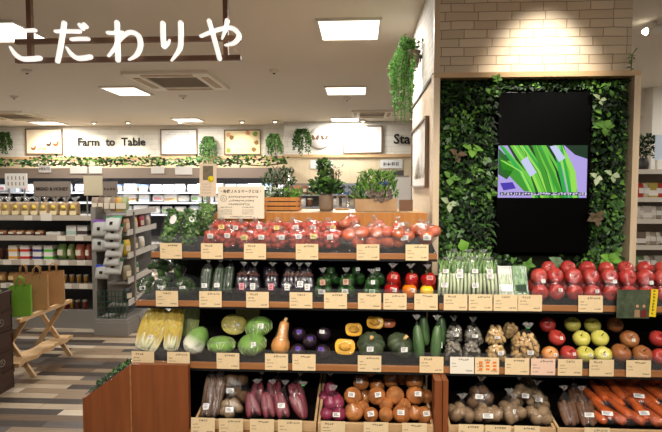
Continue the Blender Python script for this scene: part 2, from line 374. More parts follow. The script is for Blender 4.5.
# ------------------------------------------------------------------ hanging sign with five letters
YSG = 3.3; s0 = pxm(YSG); o0 = at(125.2, 46.2, YSG)
sg = thing('hanging_sign', 'hanging shop sign with five white Japanese letters on a brown bar frame', 'sign', o0)
def sp(px, py, dy=0): return Vector(((px - 124) * s0, dy, (45 - py) * s0))
M_let = mat('letter_white_glow', (255, 252, 246), .5, .3, emit=((255, 252, 246), .85))  # emission added to lift the letters to pure white
mb = MB()
for z in (39, 58): mb.bar(sp(10, z), sp(242, z), .03, .03)
mb.build('frame_bar', M_brown, sg)
for x in (25.5, 227):
    top = CEIL - o0.z; mb = MB(); mb.bar(sp(x, 58, .0), (sp(x, 0).x, 0, top), .03, .032, (0, 1, 0)); mb.build('hanger_post', M_brown, sg)
def stroke(mb, pts, wd, dy=-.03, th=.02, n=8):
    """a round-ended brush stroke extruded in depth; pts in pixels, wd half-widths in pixels"""
    P = [sp(q[0] + .5, q[1] + .2) for q in pts]
    if len(P) > 2:                                   # smooth by Catmull-Rom
        Q = []; W = []
        for i in range(len(P) - 1):
            a, b, c, d = P[max(i - 1, 0)], P[i], P[i + 1], P[min(i + 2, len(P) - 1)]
            for k in range(n):
                t = k / n; Q.append(.5 * ((2 * b) + (c - a) * t + (2 * a - 5 * b + 4 * c - d) * t * t + (3 * b - a - 3 * c + d) * t ** 3)); W.append(wd[i] * (1 - t) + wd[i + 1] * t)
        Q.append(P[-1]); W.append(wd[-1]); P = Q
    else: W = list(wd)
    L = []; Rr = []
    for i, q in enumerate(P):
        t = (P[min(i + 1, len(P) - 1)] - P[max(i - 1, 0)]).normalized(); nrm = Vector((-t.z, 0, t.x)); r = W[i] * s0 * .9
        if i == 0:
            L += [q - t * r * math.cos(a) + nrm * r * math.sin(a) for a in (.0, .5, 1.0)]; Rr += [q - t * r * math.cos(a) - nrm * r * math.sin(a) for a in (.0, .5, 1.0)]
        L.append(q + nrm * r); Rr.append(q - nrm * r)
        if i == len(P) - 1:
            L += [q + t * r * math.sin(a) + nrm * r * math.cos(a) for a in (.6, 1.1, 1.57)]; Rr += [q + t * r * math.sin(a) - nrm * r * math.cos(a) for a in (.6, 1.1, 1.57)]
    m = len(L); f0 = Vector((0, dy - th, 0)); f1 = Vector((0, dy, 0))
    vs = [v + f0 for v in L] + [v + f0 for v in Rr] + [v + f1 for v in L] + [v + f1 for v in Rr]; fs = []
    for i in range(m - 1):
        fs += [(i, i + 1, m + i + 1, m + i), (2 * m + i, 3 * m + i, 3 * m + i + 1, 2 * m + i + 1), (i, 2 * m + i, 2 * m + i + 1, i + 1), (m + i, m + i + 1, 3 * m + i + 1, 3 * m + i)]
    mb.add(vs, fs)
# letters: strokes read off the photograph's own lettering
LET = [
    [([(15, 29.6), (24, 29.6), (34, 29.4)], (.9, 1.6, 1.9)), ([(7.6, 45.2), (13, 53), (20, 57.4), (29, 57.8), (38, 57)], (.6, 2.0, 2.5, 2.6, 2.6))],
    [([(64.5, 23), (61, 42), (56.7, 60.5)], (2.4, 2.4, 2.2)), ([(55.5, 31), (68, 31), (80, 31.3)], (1.6, 1.9, 1.9)), ([(71.5, 39), (80, 38.6), (88.5, 38.8)], (1.6, 1.9, 1.9)),
     ([(66, 46.5), (71, 53.5), (77, 57.5), (84, 57.6), (90.5, 56.5)], (.6, 2.0, 2.5, 2.6, 2.5)), ([(80.5, 25), (83.5, 28.6)], (1.9, 2.1)), ([(85, 24.6), (87, 27)], (2.0, 1.9))],
    [([(118.6, 23.4), (118.8, 42), (118.8, 60)], (2.5, 2.5, 2.5)), ([(109, 33.2), (116, 33.4), (124, 33)], (1.7, 1.8, 1.5)),
     ([(109, 56), (115, 49), (122, 39), (131, 33.2), (139.5, 36), (142, 45), (138.5, 54.5), (130, 60)], (1.0, 1.6, 1.9, 2.2, 2.5, 2.6, 2.2, .7))],
    [([(165, 25), (165, 36), (165.6, 46.5)], (2.5, 2.5, 2.5)), ([(166, 48), (169.5, 45), (171.8, 40.8)], (2.0, 1.6, .5)), ([(183, 25), (183, 38), (181.5, 50), (173, 61.5)], (2.6, 2.6, 2.4, .6))],
    [([(203, 38), (215, 33.5), (230, 30.2), (238, 33), (241, 39), (236, 45), (227, 47.2)], (1.5, 1.9, 2.0, 2.4, 2.5, 2.0, .7)), ([(211.5, 23.5), (217, 43), (221.5, 60)], (2.3, 2.4, 2.3)), ([(229.5, 23.5), (227.5, 32), (224, 41)], (2.3, 1.8, .6))]]
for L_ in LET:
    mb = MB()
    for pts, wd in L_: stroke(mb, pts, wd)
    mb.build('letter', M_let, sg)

# ------------------------------------------------------------------ green wall, screen
GX0, GX1, GZ0, GZ1 = FX0 + fw, FX1 - fw, .8, FZ1 - .036
TX0 = xat(497.5, 3.1, 1.6); TX1 = xat(591, 3.1, 1.6); TZ1 = 1.5 + 93.5 * 3.1 / F; TZ0 = 1.5 - 64 * 3.1 / F
tv = thing('display_screen', 'tall black display panel with a lit screen of green spring onions in the leafy wall', 'screen', ((TX0 + TX1) / 2, 3.14, TZ0))
tw = TX1 - TX0; th = TZ1 - TZ0
M_gloss = mat('black_glass', (3, 2, 2), .3, .05)
o = boxobj('housing', (-tw / 2, tw / 2, -.03, .04, 0, th), M_gloss, tv, .004)
SX0 = xat(498.5, 3.1, 1.6) - (TX0 + TX1) / 2; SX1 = xat(587.5, 3.1, 1.6) - (TX0 + TX1) / 2
SZ1 = 1.5 + 41.5 * 3.1 / F - TZ0; SZ0 = 1.5 - 9.5 * 3.1 / F - TZ0
scr = boxobj('screen', (SX0, SX1, -.034, -.03, SZ0, SZ1), screen('screen_lavender', (176, 160, 226), 1.0), tv)
# picture on the screen: a bunch of green stalks, drawn flat
RS = random.Random(3)
sw = SX1 - SX0; sh = SZ1 - SZ0
def sq(u, v, k): return (SX0 + u * sw, -.0345 - k * .00012, SZ0 + v * sh)
pm = MB(); greens = [screen('screen_green%d' % i, c, 1.0) for i, c in enumerate([(24, 92, 26), (60, 150, 40), (104, 196, 60), (150, 220, 84), (40, 170, 70), (12, 48, 24)])]
def clipq(pts, k, mi):                               # clip a quad's corners to the screen
    pts = [(min(max(u, 0), 1), min(max(v, 0), 1)) for u, v in pts]
    pm.add([sq(u, v, k) for u, v in pts], [tuple(range(len(pts)))], mi)
clipq([(.74, 1), (1, 1), (1, .74), (.86, .82)], 1, 5)
clipq([(0, .95), (.2, .6), (.1, .35), (0, .45)], 1, 0)
clipq([(0, .8), (.3, .45), (.42, .12), (.3, .12), (.05, .55)], 1, 1)
clipq([(.1, 1), (.62, 1), (.8, .0), (.45, .0)], 1, 5)
for k in range(46):
    u0 = RS.uniform(.02, .72); u1 = .36 + u0 * .72 + RS.uniform(-.05, .05); wd = RS.uniform(.012, .03); v0 = 1.0 if u0 > .12 else RS.uniform(.6, 1)
    um = (u0 + u1) / 2 + RS.uniform(.0, .06); mi = RS.choice((0, 1, 2, 2, 3, 4))
    clipq([(u0 - wd * .7, v0), (u0 + wd * .7, v0), (um + wd, .5), (um - wd, .5)], 2 + k, mi); clipq([(um - wd, .5), (um + wd, .5), (u1 + wd, 0), (u1 - wd, 0)], 2 + k, mi)
greens.append(screen('screen_pale', (196, 204, 236), 1.0))
for (u, v) in ((.34, .6), (.66, .88)):
    pm.add([sq(a, b, 60) for a, b in ((u - .09, v + .1), (u - .02, v + .19 if v < .8 else 1), (u + .09, v - .12), (u + .02, v - .2))], [(0, 1, 2, 3)], 6)
pm.build('stalk_picture', greens, tv)
pb = MB(); pb.add([sq(a, b, 58) for a, b in ((.02, .28), (.16, .3), (.2, .18), (.06, .14))], [(0, 1, 2, 3)]); pb.build('violet_picture', screen('screen_violet', (70, 50, 170), 1.0), tv)
pb = MB(); pb.add([sq(a, b, 62) for a, b in ((.02, .045), (.98, .045), (.98, .105), (.02, .105))], [(0, 1, 2, 3)]); pb.build('caption_band', screen('screen_dark', (40, 30, 70), 1.0), tv)
pb = MB(); glyphs(pb, SX0 + .03 * sw, SZ0 + .05 * sh, 29, sh * .05, -.0345 - 64 * .00012, RS); pb.build('caption_text', screen('screen_white', (230, 226, 250), 1.0), tv)

# backing board and foliage of the wall
struct(boxobj('wall_green_backing', (GX0 - .01, GX1 + .01, 3.185, 3.199, .7, GZ1 + .01), mat('backing_dark', (22, 26, 16), .9, .1)))
def leafm(n, a, b): return mat(n, a, .55, .22, b, 9, .7)
LG = [leafm('leaf_dark', (16, 30, 12), (24, 43, 17)), leafm('leaf_mid', (40, 72, 27), (58, 94, 38)), leafm('leaf_bright', (78, 122, 44), (100, 140, 58)),
      leafm('leaf_deep', (14, 30, 14), (24, 44, 22)), leafm('leaf_lime', (120, 170, 64), (96, 142, 50)), leafm('leaf_cream', (190, 196, 164), (116, 142, 90)), leafm('leaf_rust', (112, 84, 66), (70, 66, 44)), leafm('leaf_sage', (112, 134, 100), (90, 116, 84))]
gw = MB(); RG = random.Random(11)
n = 0
while n < 8200:
    x = RG.uniform(GX0, GX1); z = RG.uniform(.98, GZ1)
    if TX0 - .015 < x < TX1 + .015 and TZ0 - .02 < z < TZ1 + .02: continue
    dens = noise.noise(Vector((x * 4, z * 4, 3.3)))
    if RG.random() < .12 - 1.5 * dens: continue
    ed = min(x - GX0, GX1 - x, GZ1 - z)
    y = 3.18 - RG.random() ** 1.5 * (.10 + .03 * dens) * min(1, .25 + ed / .09)
    n += 1
    a = RG.uniform(-PI, PI); d = Vector((math.cos(a), -RG.uniform(.2, 1.3), math.sin(a) - .35))
    if ed < .05: d.x = abs(d.x) * (1 if x < (GX0 + GX1) / 2 else -1); d.z = min(d.z, .1)
    L_ = RG.choice((RG.uniform(.014, .028), RG.uniform(.02, .046))); kind = noise.noise(Vector((x * 5, z * 5, 9.1)))
    c = RG.choice((0, 0, 0, 1, 1, 3, 3, 2)) if kind < .15 else RG.choice((0, 1, 1, 2, 2, 3, 7))
    if kind < -.3: L_ *= 1.5; wr = .25
    else: wr = RG.uniform(.5, .85)
    q = Vector((x, y, z))
    gw.leaf(q, d, Vector((RG.uniform(-.4, .4), -1, .6)), L_, L_ * wr, c, .15, .25)
o = gw.build('green_wall_foliage', LG)
tag(o, 'dense mixed green foliage covering the wall around the screen', 'foliage', None, 'stuff')
acc = [(472, 149, 4, .1, 4, 'lime broad leaf plant near the upper edge of the screen'), (456, 155, 6, .09, 5, 'rust pink leafed plant beside the oak post high in the green wall'),
       (450, 178, 2, .09, 4, 'bright green broad leaves beside the oak post at mid height of the green wall'), (449, 203, 5, .09, 3, 'cream white leaf cluster beside the oak post low in the green wall'),
       (461, 239, 4, .115, 1, 'single large lime heart leaf low in the green wall near the leeks'), (485, 160, 7, .07, 3, 'grey green leaves touching the dark panel edge above the screen picture'),
       (612, 175, 5, .085, 4, 'pale cream leaf plant on the apple side of the screen at mid height'), (596, 178, 5, .07, 3, 'small cream leaves touching the screen edge on the apple side'),
       (595, 218, 6, .09, 6, 'rust pink rosette of leaves below the screen level on the apple side'), (609, 259, 4, .1, 9, 'big lime rosette low in the green wall just above the apples'),
       (604, 127, 2, .09, 6, 'bright green bush of leaves high on the apple side of the green wall'), (600, 100, 5, .07, 4, 'white pink leaf plant near the top corner of the green wall'),
       (616, 205, 1, .09, 7, 'mid green bushy plant beside the far oak post of the green wall'), (556, 262, 7, .08, 8, 'sage green rosette beneath the black panel above the apples'),
       (527, 265, 2, .07, 7, 'small bright rosette beneath the black panel above the okra packs'), (497, 79, 2, .06, 9, 'bright trailing leaves at the top of the green wall above the panel')]
for px, py, c, L_, k, lab in acc:
    L_ *= .74; k = min(k, 3) if k < 6 else 5; q = at(px, py, 3.075); t = thing('broad_leaf_plant', lab, 'plant', q, 0, 'accent plants of the green wall')
    mb = MB()
    for j in range(k):
        a = j * 2.4 + RG.uniform(-.3, .3)
        mb.leaf((0, 0, 0), Vector((math.cos(a), -.5, math.sin(a))) if k > 1 else Vector((.3, -.3, -1)), (0, -1, .4), L_ * RG.uniform(.6, 1), L_ * RG.uniform(.5, .75) if k > 1 else L_ * .85, 0, RG.uniform(.05, .3), RG.uniform(.1, .5))
    mb.build('leaves', LG[c], t); mb = MB(); mb.tube([(0, 0, 0), (0, .1, -.02)], .004, 6); mb.build('stem', LG[1], t)
q = at(636, 62, 3.12); t = thing('small_trailing_plant', 'small bright sprig sprouting on top of the oak frame corner', 'plant', (q.x - .01, 3.15, FZ1), 0)
mb = MB()
for k in range(16):
    z = RG.uniform(0, .1); a = RG.uniform(0, 6.3); mb.leaf((0, 0, z), (math.cos(a), math.sin(a) - .3, .1), (0, 0, 1), .03, .018, 0)
mb.build('leaves', LG[4], t); mb = MB(); mb.tube([(0, 0, 0), (.0, 0, .1), (.03, 0, .14)], .003, 6); mb.build('stem', LG[2], t)

# ------------------------------------------------------------------ the produce display
YF = [2.72, 2.66, 2.60, 2.50]; ZF = [1.149, .904, .602, .308]; SL = [.22, .17, .12, .10]
XL = [xat(151, 2.72, 1.15), xat(135.5, 2.66, .9), xat(131, 2.6, .6)]
XM = xat(437.5, 2.7, 1.1); XR = 2.3
def shelf_z(i, Y): return ZF[i] + SL[i] * (Y - YF[i])
TILT = 0; CUR = 0
def shelf_loc(i, px, dy, dz=0):
    global TILT, CUR
    CUR = i; TILT = math.atan(SL[i]); dy = dy - (.055 if i < 3 else .02)
    Y = YF[i] + dy; z = shelf_z(i, Y) + dz + .006
    return Vector((xat(px, Y, z + .03), Y, z))
def tilted(mb, i, x0, x1, y1, t=.025, mi=0):
    y0 = YF[i] + .012
    z0 = shelf_z(i, y0); z1 = shelf_z(i, y1)
    mb.add([(x0, y0, z0 - t), (x1, y0, z0 - t), (x1, y1, z1 - t), (x0, y1, z1 - t), (x0, y0, z0), (x1, y0, z0), (x1, y1, z1), (x0, y1, z1)],
           [(3, 2, 1, 0), (4, 5, 6, 7), (0, 1, 5, 4), (1, 2, 6, 5), (2, 3, 7, 6), (3, 0, 4, 7)], mi)
LIPZ = [(1.127, 1.159), (.877, .909), (.568, .603)]; TAGZ = [1.165, .920, .614, .333]
stand = thing('produce_display_stand', 'tiered wooden produce display under the tomatoes with brown shelf edges', 'display shelf', ((XL[2] + XM) / 2, 2.9, 0))
stand2 = thing('produce_display_stand', 'tiered wooden produce display under the apples before the green wall', 'display shelf', ((XR + XM) / 2, 2.9, 0))
def part(name, b, m, t, bev=0):
    l = t.location; return boxobj(name, (b[0] - l.x, b[1] - l.x, b[2] - l.y, b[3] - l.y, b[4] - l.z, b[5] - l.z), m, t, bev)
def partmb(name, mb, m, t):
    o = mb.build(name, m, t); o.location = -t.location; return o
for i in range(3):
    for t, x0, x1 in ((stand, XL[i], XM), (stand2, XM + .004, XR)):
        if i == 0 and t is stand2: continue
        mb = MB(); tilted(mb, i, x0, x1, 3.12 if i else 3.13); partmb('shelf_board', mb, M_dark, t)
        lp = part('shelf_lip', (x0, x1, YF[i], YF[i] + .012, *LIPZ[i]), M_lip, t, .003)
        tr = part('lip_trim', (x0, x1, YF[i] - .004, YF[i] + .012, LIPZ[i][0] - .01, LIPZ[i][0]), M_black, t)
        part('front_guard', (x0, x1, YF[i] - .001, YF[i] + .002, LIPZ[i][1], LIPZ[i][1] + .085 - .015 * (i > 0)), ACRY, t)
XI = xat(190, 2.52, .4)
# dark carcass panels
part('back_panel', (XL[0], XM, 3.13, 3.15, .05, 1.20), M_dark, stand)
part('back_panel', (XM + .004, XR, 3.06, 3.08, .05, .985), M_dark, stand2)
ledge = 1.5 - 24.5 * 3.15 / F
part('back_board', (xat(214, 3.14, 1.3), XM, 3.128, 3.15, 1.20, ledge), M_orange, stand)
part('top_ledge', (xat(214, 3.14, 1.3), XM, 3.15, 3.72, ledge - .02, ledge - .001), M_pine, stand)
part('rear_panel', (xat(214, 3.14, 1.3), XM, 3.69, 3.71, .05, ledge - .021), M_orange, stand)
part('base_plinth', (XI, XM, 2.56, 3.128, .0, .265), M_redwood, stand)
part('base_plinth', (XM + .004, XR, 2.56, 3.05, .0, .265), M_redwood, stand2)
XA = xat(85.5, 2.5, .3); XB = xat(131, 2.5, .5)
za = 1.5 - (408 - 188) * 2.5 / F; zb = 1.5 - (373 - 187.5) * 2.5 / F
mb = MB()
pts = [(XA, 0), (XI, 0), (XI, zb + .01), (XB, zb + .01), (XA, za)]
for y in (2.50, 2.53): mb.add([(x, y, z) for x, z in pts], [tuple(range(5))] if y == 2.5 else [tuple(range(5))[::-1]])
b_ = len(mb.v); mb.add([(x, y, z) for y in (2.5, 2.53) for x, z in pts], [(k, 5 + k, 5 + (k + 1) % 5, (k + 1) % 5) for k in range(5)])
partmb('front_panel', mb, M_redwood, stand)
part('corner_post', (XB - .004, XB + .004, 2.496, 2.5, 0, zb + .01), M_lip, stand)
mb = MB(); mb.add([(XA, 2.53, za - .065), (XB, 2.53, zb - .065), (XB, 3.3, zb - .065), (XA, 3.3, za - .065), (XA, 2.53, 0), (XA, 3.3, 0)], [(0, 1, 2, 3), (4, 0, 3, 5)]); partmb('flank_bin', mb, M_redwood, stand)
part('flank_lip', (XA - .012, XA, 2.5, 3.3, 0, za), M_redwood, stand)
part('flank_wall', (XB, XB + .02, 2.53, 3.128, 0, .55), M_dark, stand)
for t, xa, xb in ((stand, xat(434.5, 2.5, .4), XM), (stand2, XM + .004, xat(448, 2.5, .4))):
    part('divider_post', (xa, xb, 2.50, 2.6, 0, .566), M_redwood, t)
part('bin_rail', (XI, xat(434.5, 2.5, .4), 2.505, 2.53, .0, .288), M_lip, stand)
part('bin_rail', (xat(448, 2.5, .4), XR, 2.505, 2.53, .0, .288), M_lip, stand2)
# four open bins along the bottom
bins = [(193.5, 316, 'pale wooden bin of sweet potatoes on the lowest tier'), (317.5, 434, 'pale wooden bin of onions on the lowest tier'), (449, 557, 'pale wooden bin of potatoes on the lowest tier'), (558.5, 690, 'pale wooden bin of carrots on the lowest tier')]
for pa, pb_, lab in bins:
    x0 = xat(pa, 2.5, .37); x1 = xat(pb_, 2.5, .37); xm = (x0 + x1) / 2
    t = thing('produce_bin', lab, 'bin', (xm, 2.54, .291), 0, 'wooden bins of the lowest tier'); h = (x1 - x0) / 2
    mb = MB(); mb.add([(-h, 0, 0), (h, 0, 0), (h, .5, .05), (-h, .5, .05), (-h, 0, -.012), (h, 0, -.012), (h, .5, .038), (-h, .5, .038)], [(0, 1, 2, 3), (7, 6, 5, 4), (0, 4, 5, 1), (1, 5, 6, 2), (2, 6, 7, 3), (3, 7, 4, 0)]); mb.build('base_board', M_dark, t)
    boxobj('front_lip', (-h, h, -.03, -.015, .0, .05), M_pine, t, .002)
    for s in (-1, 1):
        mb = MB(); a = s * h; b2 = s * (h - .012)
        mb.add([(a, -.015, .002), (b2, -.015, .002), (b2, .5, .052), (a, .5, .052), (a, -.015, .05), (b2, -.015, .05), (b2, .5, .155), (a, .5, .155)], [(3, 2, 1, 0), (4, 5, 6, 7), (0, 1, 5, 4), (1, 2, 6, 5), (2, 3, 7, 6), (3, 0, 4, 7)])
        mb.build('side_board', M_pine, t)
    boxobj('back_board', (-h, h, .5, .51, .0, .2), M_dark, t)

# price cards hung on the shelf edges (illegible small print)
RT = random.Random(5)
TAGW = .1185; TAGH = .083; protos = []
for k in range(6):
    mb = MB(); n = RT.randint(3, 6); gx = RT.uniform(-.04, -.01); glyphs(mb, gx, .024, n, .0095, -.0012, RT)
    glyphs(mb, -.05, .006, RT.randint(3, 5), .006, -.0012, RT); glyphs(mb, -.05, -.008, RT.randint(4, 8), .0045, -.0012, RT)
    if k % 2: glyphs(mb, -.05, -.028, 5, .005, -.0012, RT)
    glyphs(mb, .018, -.03, 4, .0075, -.0012, RT); protos.append(mb)
CARDS = {}
for nm, cm in (('kraft', M_card), ('white', mat('white_card', (228, 218, 200), .8, .2)), ('pink', mat('pink_card', (232, 196, 172), .8, .2))):
    CARDS[nm] = []
    for k, q in enumerate(protos):
        mb = MB(); mb.box(-TAGW / 2, TAGW / 2, -.001, .001, -TAGH / 2, TAGH / 2); mb.add(q.v, q.f, 1)
        if k == 5:
            for a in range(3):
                for b2 in range(3): mb.box(-.04 + a * .034, -.022 + a * .034, -.002, -.001, -.022 + b2 * .017, -.012 + b2 * .017, 2)
        CARDS[nm].append(mb.mesh('price_card', [cm, M_print, mat('orange_dot', (222, 120, 50), .7, .2)]))
def price(i, px, what, card='kraft', k=None):
    Y = (YF[i] if i < 3 else 2.508 - .045) - .009; zc = TAGZ[i]
    o = inst('price_card', CARDS[card][RT.randrange(5) if k is None else k], None, (xat(px, Y, zc), Y, zc), (RT.uniform(-.06, .02), 0, RT.uniform(-.02, .02)))
    return tag(o, what, 'price card', 'price cards on the shelf edges')
for px, w_ in ((171, 'price card under the dark leafy herb bags on the top shelf'), (212, 'price card under the first bags of small tomatoes on the top shelf'), (255, 'price card in the middle of the small tomatoes under the big notice'),
               (307, 'price card at the end of the small tomatoes on the top shelf'), (368, 'price card under the large loose tomatoes on the top shelf'), (417, 'price card under the last bag of large tomatoes on the top shelf')):
    price(0, px, w_)
for px, w_ in ((167, 'price card under the wrapped broccoli on the second shelf'), (210.5, 'price card under the bagged cucumbers on the second shelf'), (257.5, 'price card under the first eggplant bags on the second shelf'),
               (301, 'price card under the last eggplant bags on the second shelf'), (335.5, 'price card under the first green pepper bag'), (369.5, 'price card under the last green pepper bag'), (395, 'price card under the red paprika bag'),
               (426, 'price card under the yellow and red paprika bag'), (455.5, 'price card under the first leek bags'), (480.5, 'price card under the last leek bags'), (505.5, 'price card under the pale tray beside the okra'),
               (530, 'price card under the okra tray'), (590.5, 'price card under the red apples on the second shelf')):
    price(1, px, w_)
for px, w_, c, ex in ((143, 'price card under the wide cut napa cabbage', 'kraft', None), (178.5, 'price card under the narrow cut napa cabbage', 'kraft', None), (228, 'price card under the round green cabbages', 'kraft', None),
               (276.5, 'price card under the butternut squash', 'kraft', None), (304, 'price card under the dark violet vegetables', 'kraft', None), (369.5, 'price card under the whole green pumpkins', 'kraft', None),
               (431.5, 'price card under the bagged green zucchini', 'kraft', None), (462, 'whitish price card under the bags of grey mushrooms', 'white', None), (487, 'price card with orange marks under the nut bags', 'kraft', 5),
               (517, 'price card under the tied bag of nuts', 'kraft', None), (543, 'pinkish price card under the striped red apples', 'pink', None), (570, 'price card between striped red and yellow apples', 'kraft', None), (601.5, 'price card under the yellow apples', 'kraft', None),
               (638.5, 'price card under the russet brown apples', 'kraft', None)):
    price(2, px, w_, c, ex)
for px, w_ in ((203, 'price card on the burdock roots bin edge'), (231, 'price card on the bin edge under the taro bag'), (262, 'price card on the bin edge under the first sweet potatoes'), (290, 'price card on the bin edge under the last sweet potatoes'),
               (333, 'price card on the bin edge under the red onions'), (376, 'price card on the bin edge under the first yellow onions'), (414.5, 'price card on the bin edge under the last yellow onions'),
               (471, 'price card on the bin edge under the dark potato bag'), (498, 'price card on the bin edge under the mushrooms'), (527, 'price card on the bin edge under the pale potatoes'), (597, 'price card on the bin edge under the carrots')):
    price(3, px, w_)

# ------------------------------------------------------------------ produce meshes
def fruit(name, rx, rz, m, seg=20, rings=13, dtop=0, dbot=0, wd=.35, lobes=0, amp=0, taper=0, point=0, flat=0, sq=1, noisea=0):
    mb = MB(); prof = []
    for i in range(rings + 1):
        a = PI * (i + .04) / (rings + .08); r0 = math.sin(a) ** sq; c = -math.cos(a)
        r = rx * r0 * (1 + taper * c)
        z = rz * c * (1 - flat * (1 - r0 ** .5) if False else 1)
        if c > 0: z += -rz * dtop * math.exp(-(r0 / wd) ** 2) + point * math.exp(-(r0 / .3) ** 2)
        else: z += rz * dbot * math.exp(-(r0 / wd) ** 2)
        prof.append((max(r, .0004), z))
    s = R.uniform(0, 50)
    fn = (lambda p: p * (1 + noisea * noise.noise(p / max(rx, rz) * 1.6 + Vector((s, 0, 0))))) if noisea else None
    mb.lathe(prof, seg, lobes=lobes, amp=amp, fn=fn)
    return mb.mesh(name, m)
def variety(f, n): return [f() for _ in range(n)]
M_tom = mat('tomato_skin', (226, 54, 32), .22, .5, (214, 84, 44), 14, .8, trans=.1)
M_tomo = mat('large_tomato_skin', (230, 92, 58), .25, .5, (218, 120, 66), 9, .8, trans=.1)
M_stem = mat('green_stem', (70, 104, 40), .6, .3)
M_bstem = mat('brown_stem', (96, 72, 44), .8, .2)
M_apr = mat('red_apple_skin', (166, 28, 36), .28, .5, (200, 78, 64), 13, .7, stretch=(1, 1, .4))
M_aps = mat('striped_apple_skin', (184, 56, 40), .3, .5, (222, 160, 84), 16, .6, stretch=(1, 1, .3))
M_apy = mat('yellow_apple_skin', (222, 210, 104), .3, .5, (204, 196, 84), 10, .8)
M_apb = mat('russet_apple_skin', (150, 76, 48), .35, .5, (172, 118, 62), 11, .7, stretch=(1, 1, .4))
M_onion = mat('onion_skin', (204, 138, 78), .28, .5, (166, 92, 44), 8, .7, stretch=(1, 1, .2))
M_ronion = mat('red_onion_skin', (120, 30, 60), .3, .5, (150, 54, 84), 8, .7, stretch=(1, 1, .2))
M_kab = mat('pumpkin_rind', (34, 48, 32), .5, .4, (82, 92, 64), 16, .5, bump=.3, bscale=60)
M_kabf = mat('pumpkin_flesh', (246, 190, 30), .5, .3, (240, 168, 24), 18, .7, bump=.15)
M_kabs = mat('pumpkin_seeds', (232, 186, 84), .6, .3, (200, 130, 40), 60, .6, bump=.6, bscale=90)
M_kabo = mat('pumpkin_flesh_deep', (206, 104, 24), .5, .3, (186, 86, 20), 18, .7)
M_butt = mat('squash_skin', (222, 160, 92), .4, .4, (208, 140, 74), 8, .7)
M_viol = mat('violet_skin', (34, 20, 32), .3, .5, (50, 34, 46), 10, .7)
M_zuc = mat('zucchini_skin', (44, 76, 38), .35, .5, (98, 128, 78), 24, .6, stretch=(1, 1, .15))
M_cab = mat('cabbage_leaf', (142, 178, 92), .45, .3, (96, 140, 62), 12, .7, bump=.5, bscale=26)
M_cabd = mat('cabbage_vein', (196, 214, 150), .5, .3)
def napa_mat():
    m = mat('napa_cut', (196, 160, 44), .5, .3, (216, 190, 92), 22, .7, bump=.7, bscale=34, stretch=(1.8, 1, .6)); nt = m.node_tree; L = nt.links.new
    b = nt.nodes['Principled BSDF']; src = b.inputs['Base Color'].links[0].from_socket
    tc = nt.nodes.new('ShaderNodeTexCoord'); sp_ = nt.nodes.new('ShaderNodeSeparateXYZ'); L(tc.outputs['Object'], sp_.inputs[0])
    mr = nt.nodes.new('ShaderNodeMapRange'); mr.inputs[1].default_value = .01; mr.inputs[2].default_value = .085; L(sp_.outputs[2], mr.inputs[0])
    mx = nt.nodes.new('ShaderNodeMixRGB'); mx.inputs[1].default_value = lin((232, 226, 190)); L(mr.outputs[0], mx.inputs[0]); L(src, mx.inputs[2]); L(mx.outputs[0], b.inputs['Base Color']); return m
M_napw = mat('napa_rib', (238, 234, 206), .5, .3, (220, 220, 170), 8, .8)
M_napy = napa_mat()
M_napg = mat('napa_leaf', (156, 178, 84), .5, .3, (212, 214, 150), 10, .8, bump=.5)
M_turn = mat('turnip_skin', (238, 234, 222), .4, .4)
M_sweet = mat('sweet_potato_skin', (106, 32, 46), .5, .3, (146, 60, 72), 12, .7, bump=.2)
M_pot = mat('potato_skin', (164, 138, 106), .7, .2, (128, 100, 72), 14, .7, bump=.2)
M_taro = mat('taro_skin', (92, 64, 40), .8, .2, (124, 92, 60), 18, .7, bump=.6, bscale=120)
M_burd = mat('burdock_skin', (76, 52, 34), .8, .2, (104, 76, 50), 18, .7, bump=.4)
M_car = mat('carrot_skin', (228, 112, 44), .4, .4, (204, 84, 30), 14, .7, bump=.25, bscale=50, stretch=(1, 1, 6))
M_egg = mat('eggplant_skin', (20, 11, 22), .15, .6, (32, 18, 34), 8, .7)
M_eggc = mat('eggplant_cap', (70, 40, 34), .6, .3)
M_cuc = mat('cucumber_skin', (22, 42, 20), .35, .5, (40, 66, 32), 30, .7, bump=.4, bscale=120)
M_pep = mat('green_pepper_skin', (26, 62, 24), .2, .6, (42, 84, 32), 8, .7)
M_papr = mat('red_paprika_skin', (164, 22, 20), .18, .6)
M_papo = mat('orange_paprika_skin', (234, 126, 20), .18, .6)
M_papy = mat('yellow_paprika_skin', (242, 196, 26), .18, .6)
M_broc = mat('broccoli_head', (44, 66, 34), .8, .2, (66, 90, 48), 40, .6, bump=1, bscale=160)
M_leek = mat('leek_white', (226, 230, 204), .4, .4, (190, 208, 150), 7, .7)
M_leekg = mat('leek_green', (98, 142, 70), .4, .4, (140, 174, 98), 7, .7)
M_nut = mat('nut_shell', (224, 188, 132), .7, .2, (200, 160, 104), 20, .7)
M_mush = mat('mushroom_cap', (120, 112, 100), .7, .2, (160, 152, 138), 16, .7)
M_tray = mat('foam_tray', (226, 226, 214), .6, .3)
M_okra = mat('okra_skin', (84, 142, 48), .5, .3, (110, 164, 66), 10, .7)
M_purpst = mat('violet_sticker', (96, 60, 170), .5, .3)
M_pinkst = mat('pink_sticker', (232, 150, 158), .5, .3)
M_tie = mat('green_tie', (60, 160, 80), .5, .3)
M_herb = [mat('herb_dark', (34, 62, 26), .5, .3, (52, 84, 36), 20, .7), mat('herb_mid', (74, 118, 52), .5, .3, (104, 146, 72), 20, .7), mat('herb_pale', (128, 164, 88), .5, .3)]

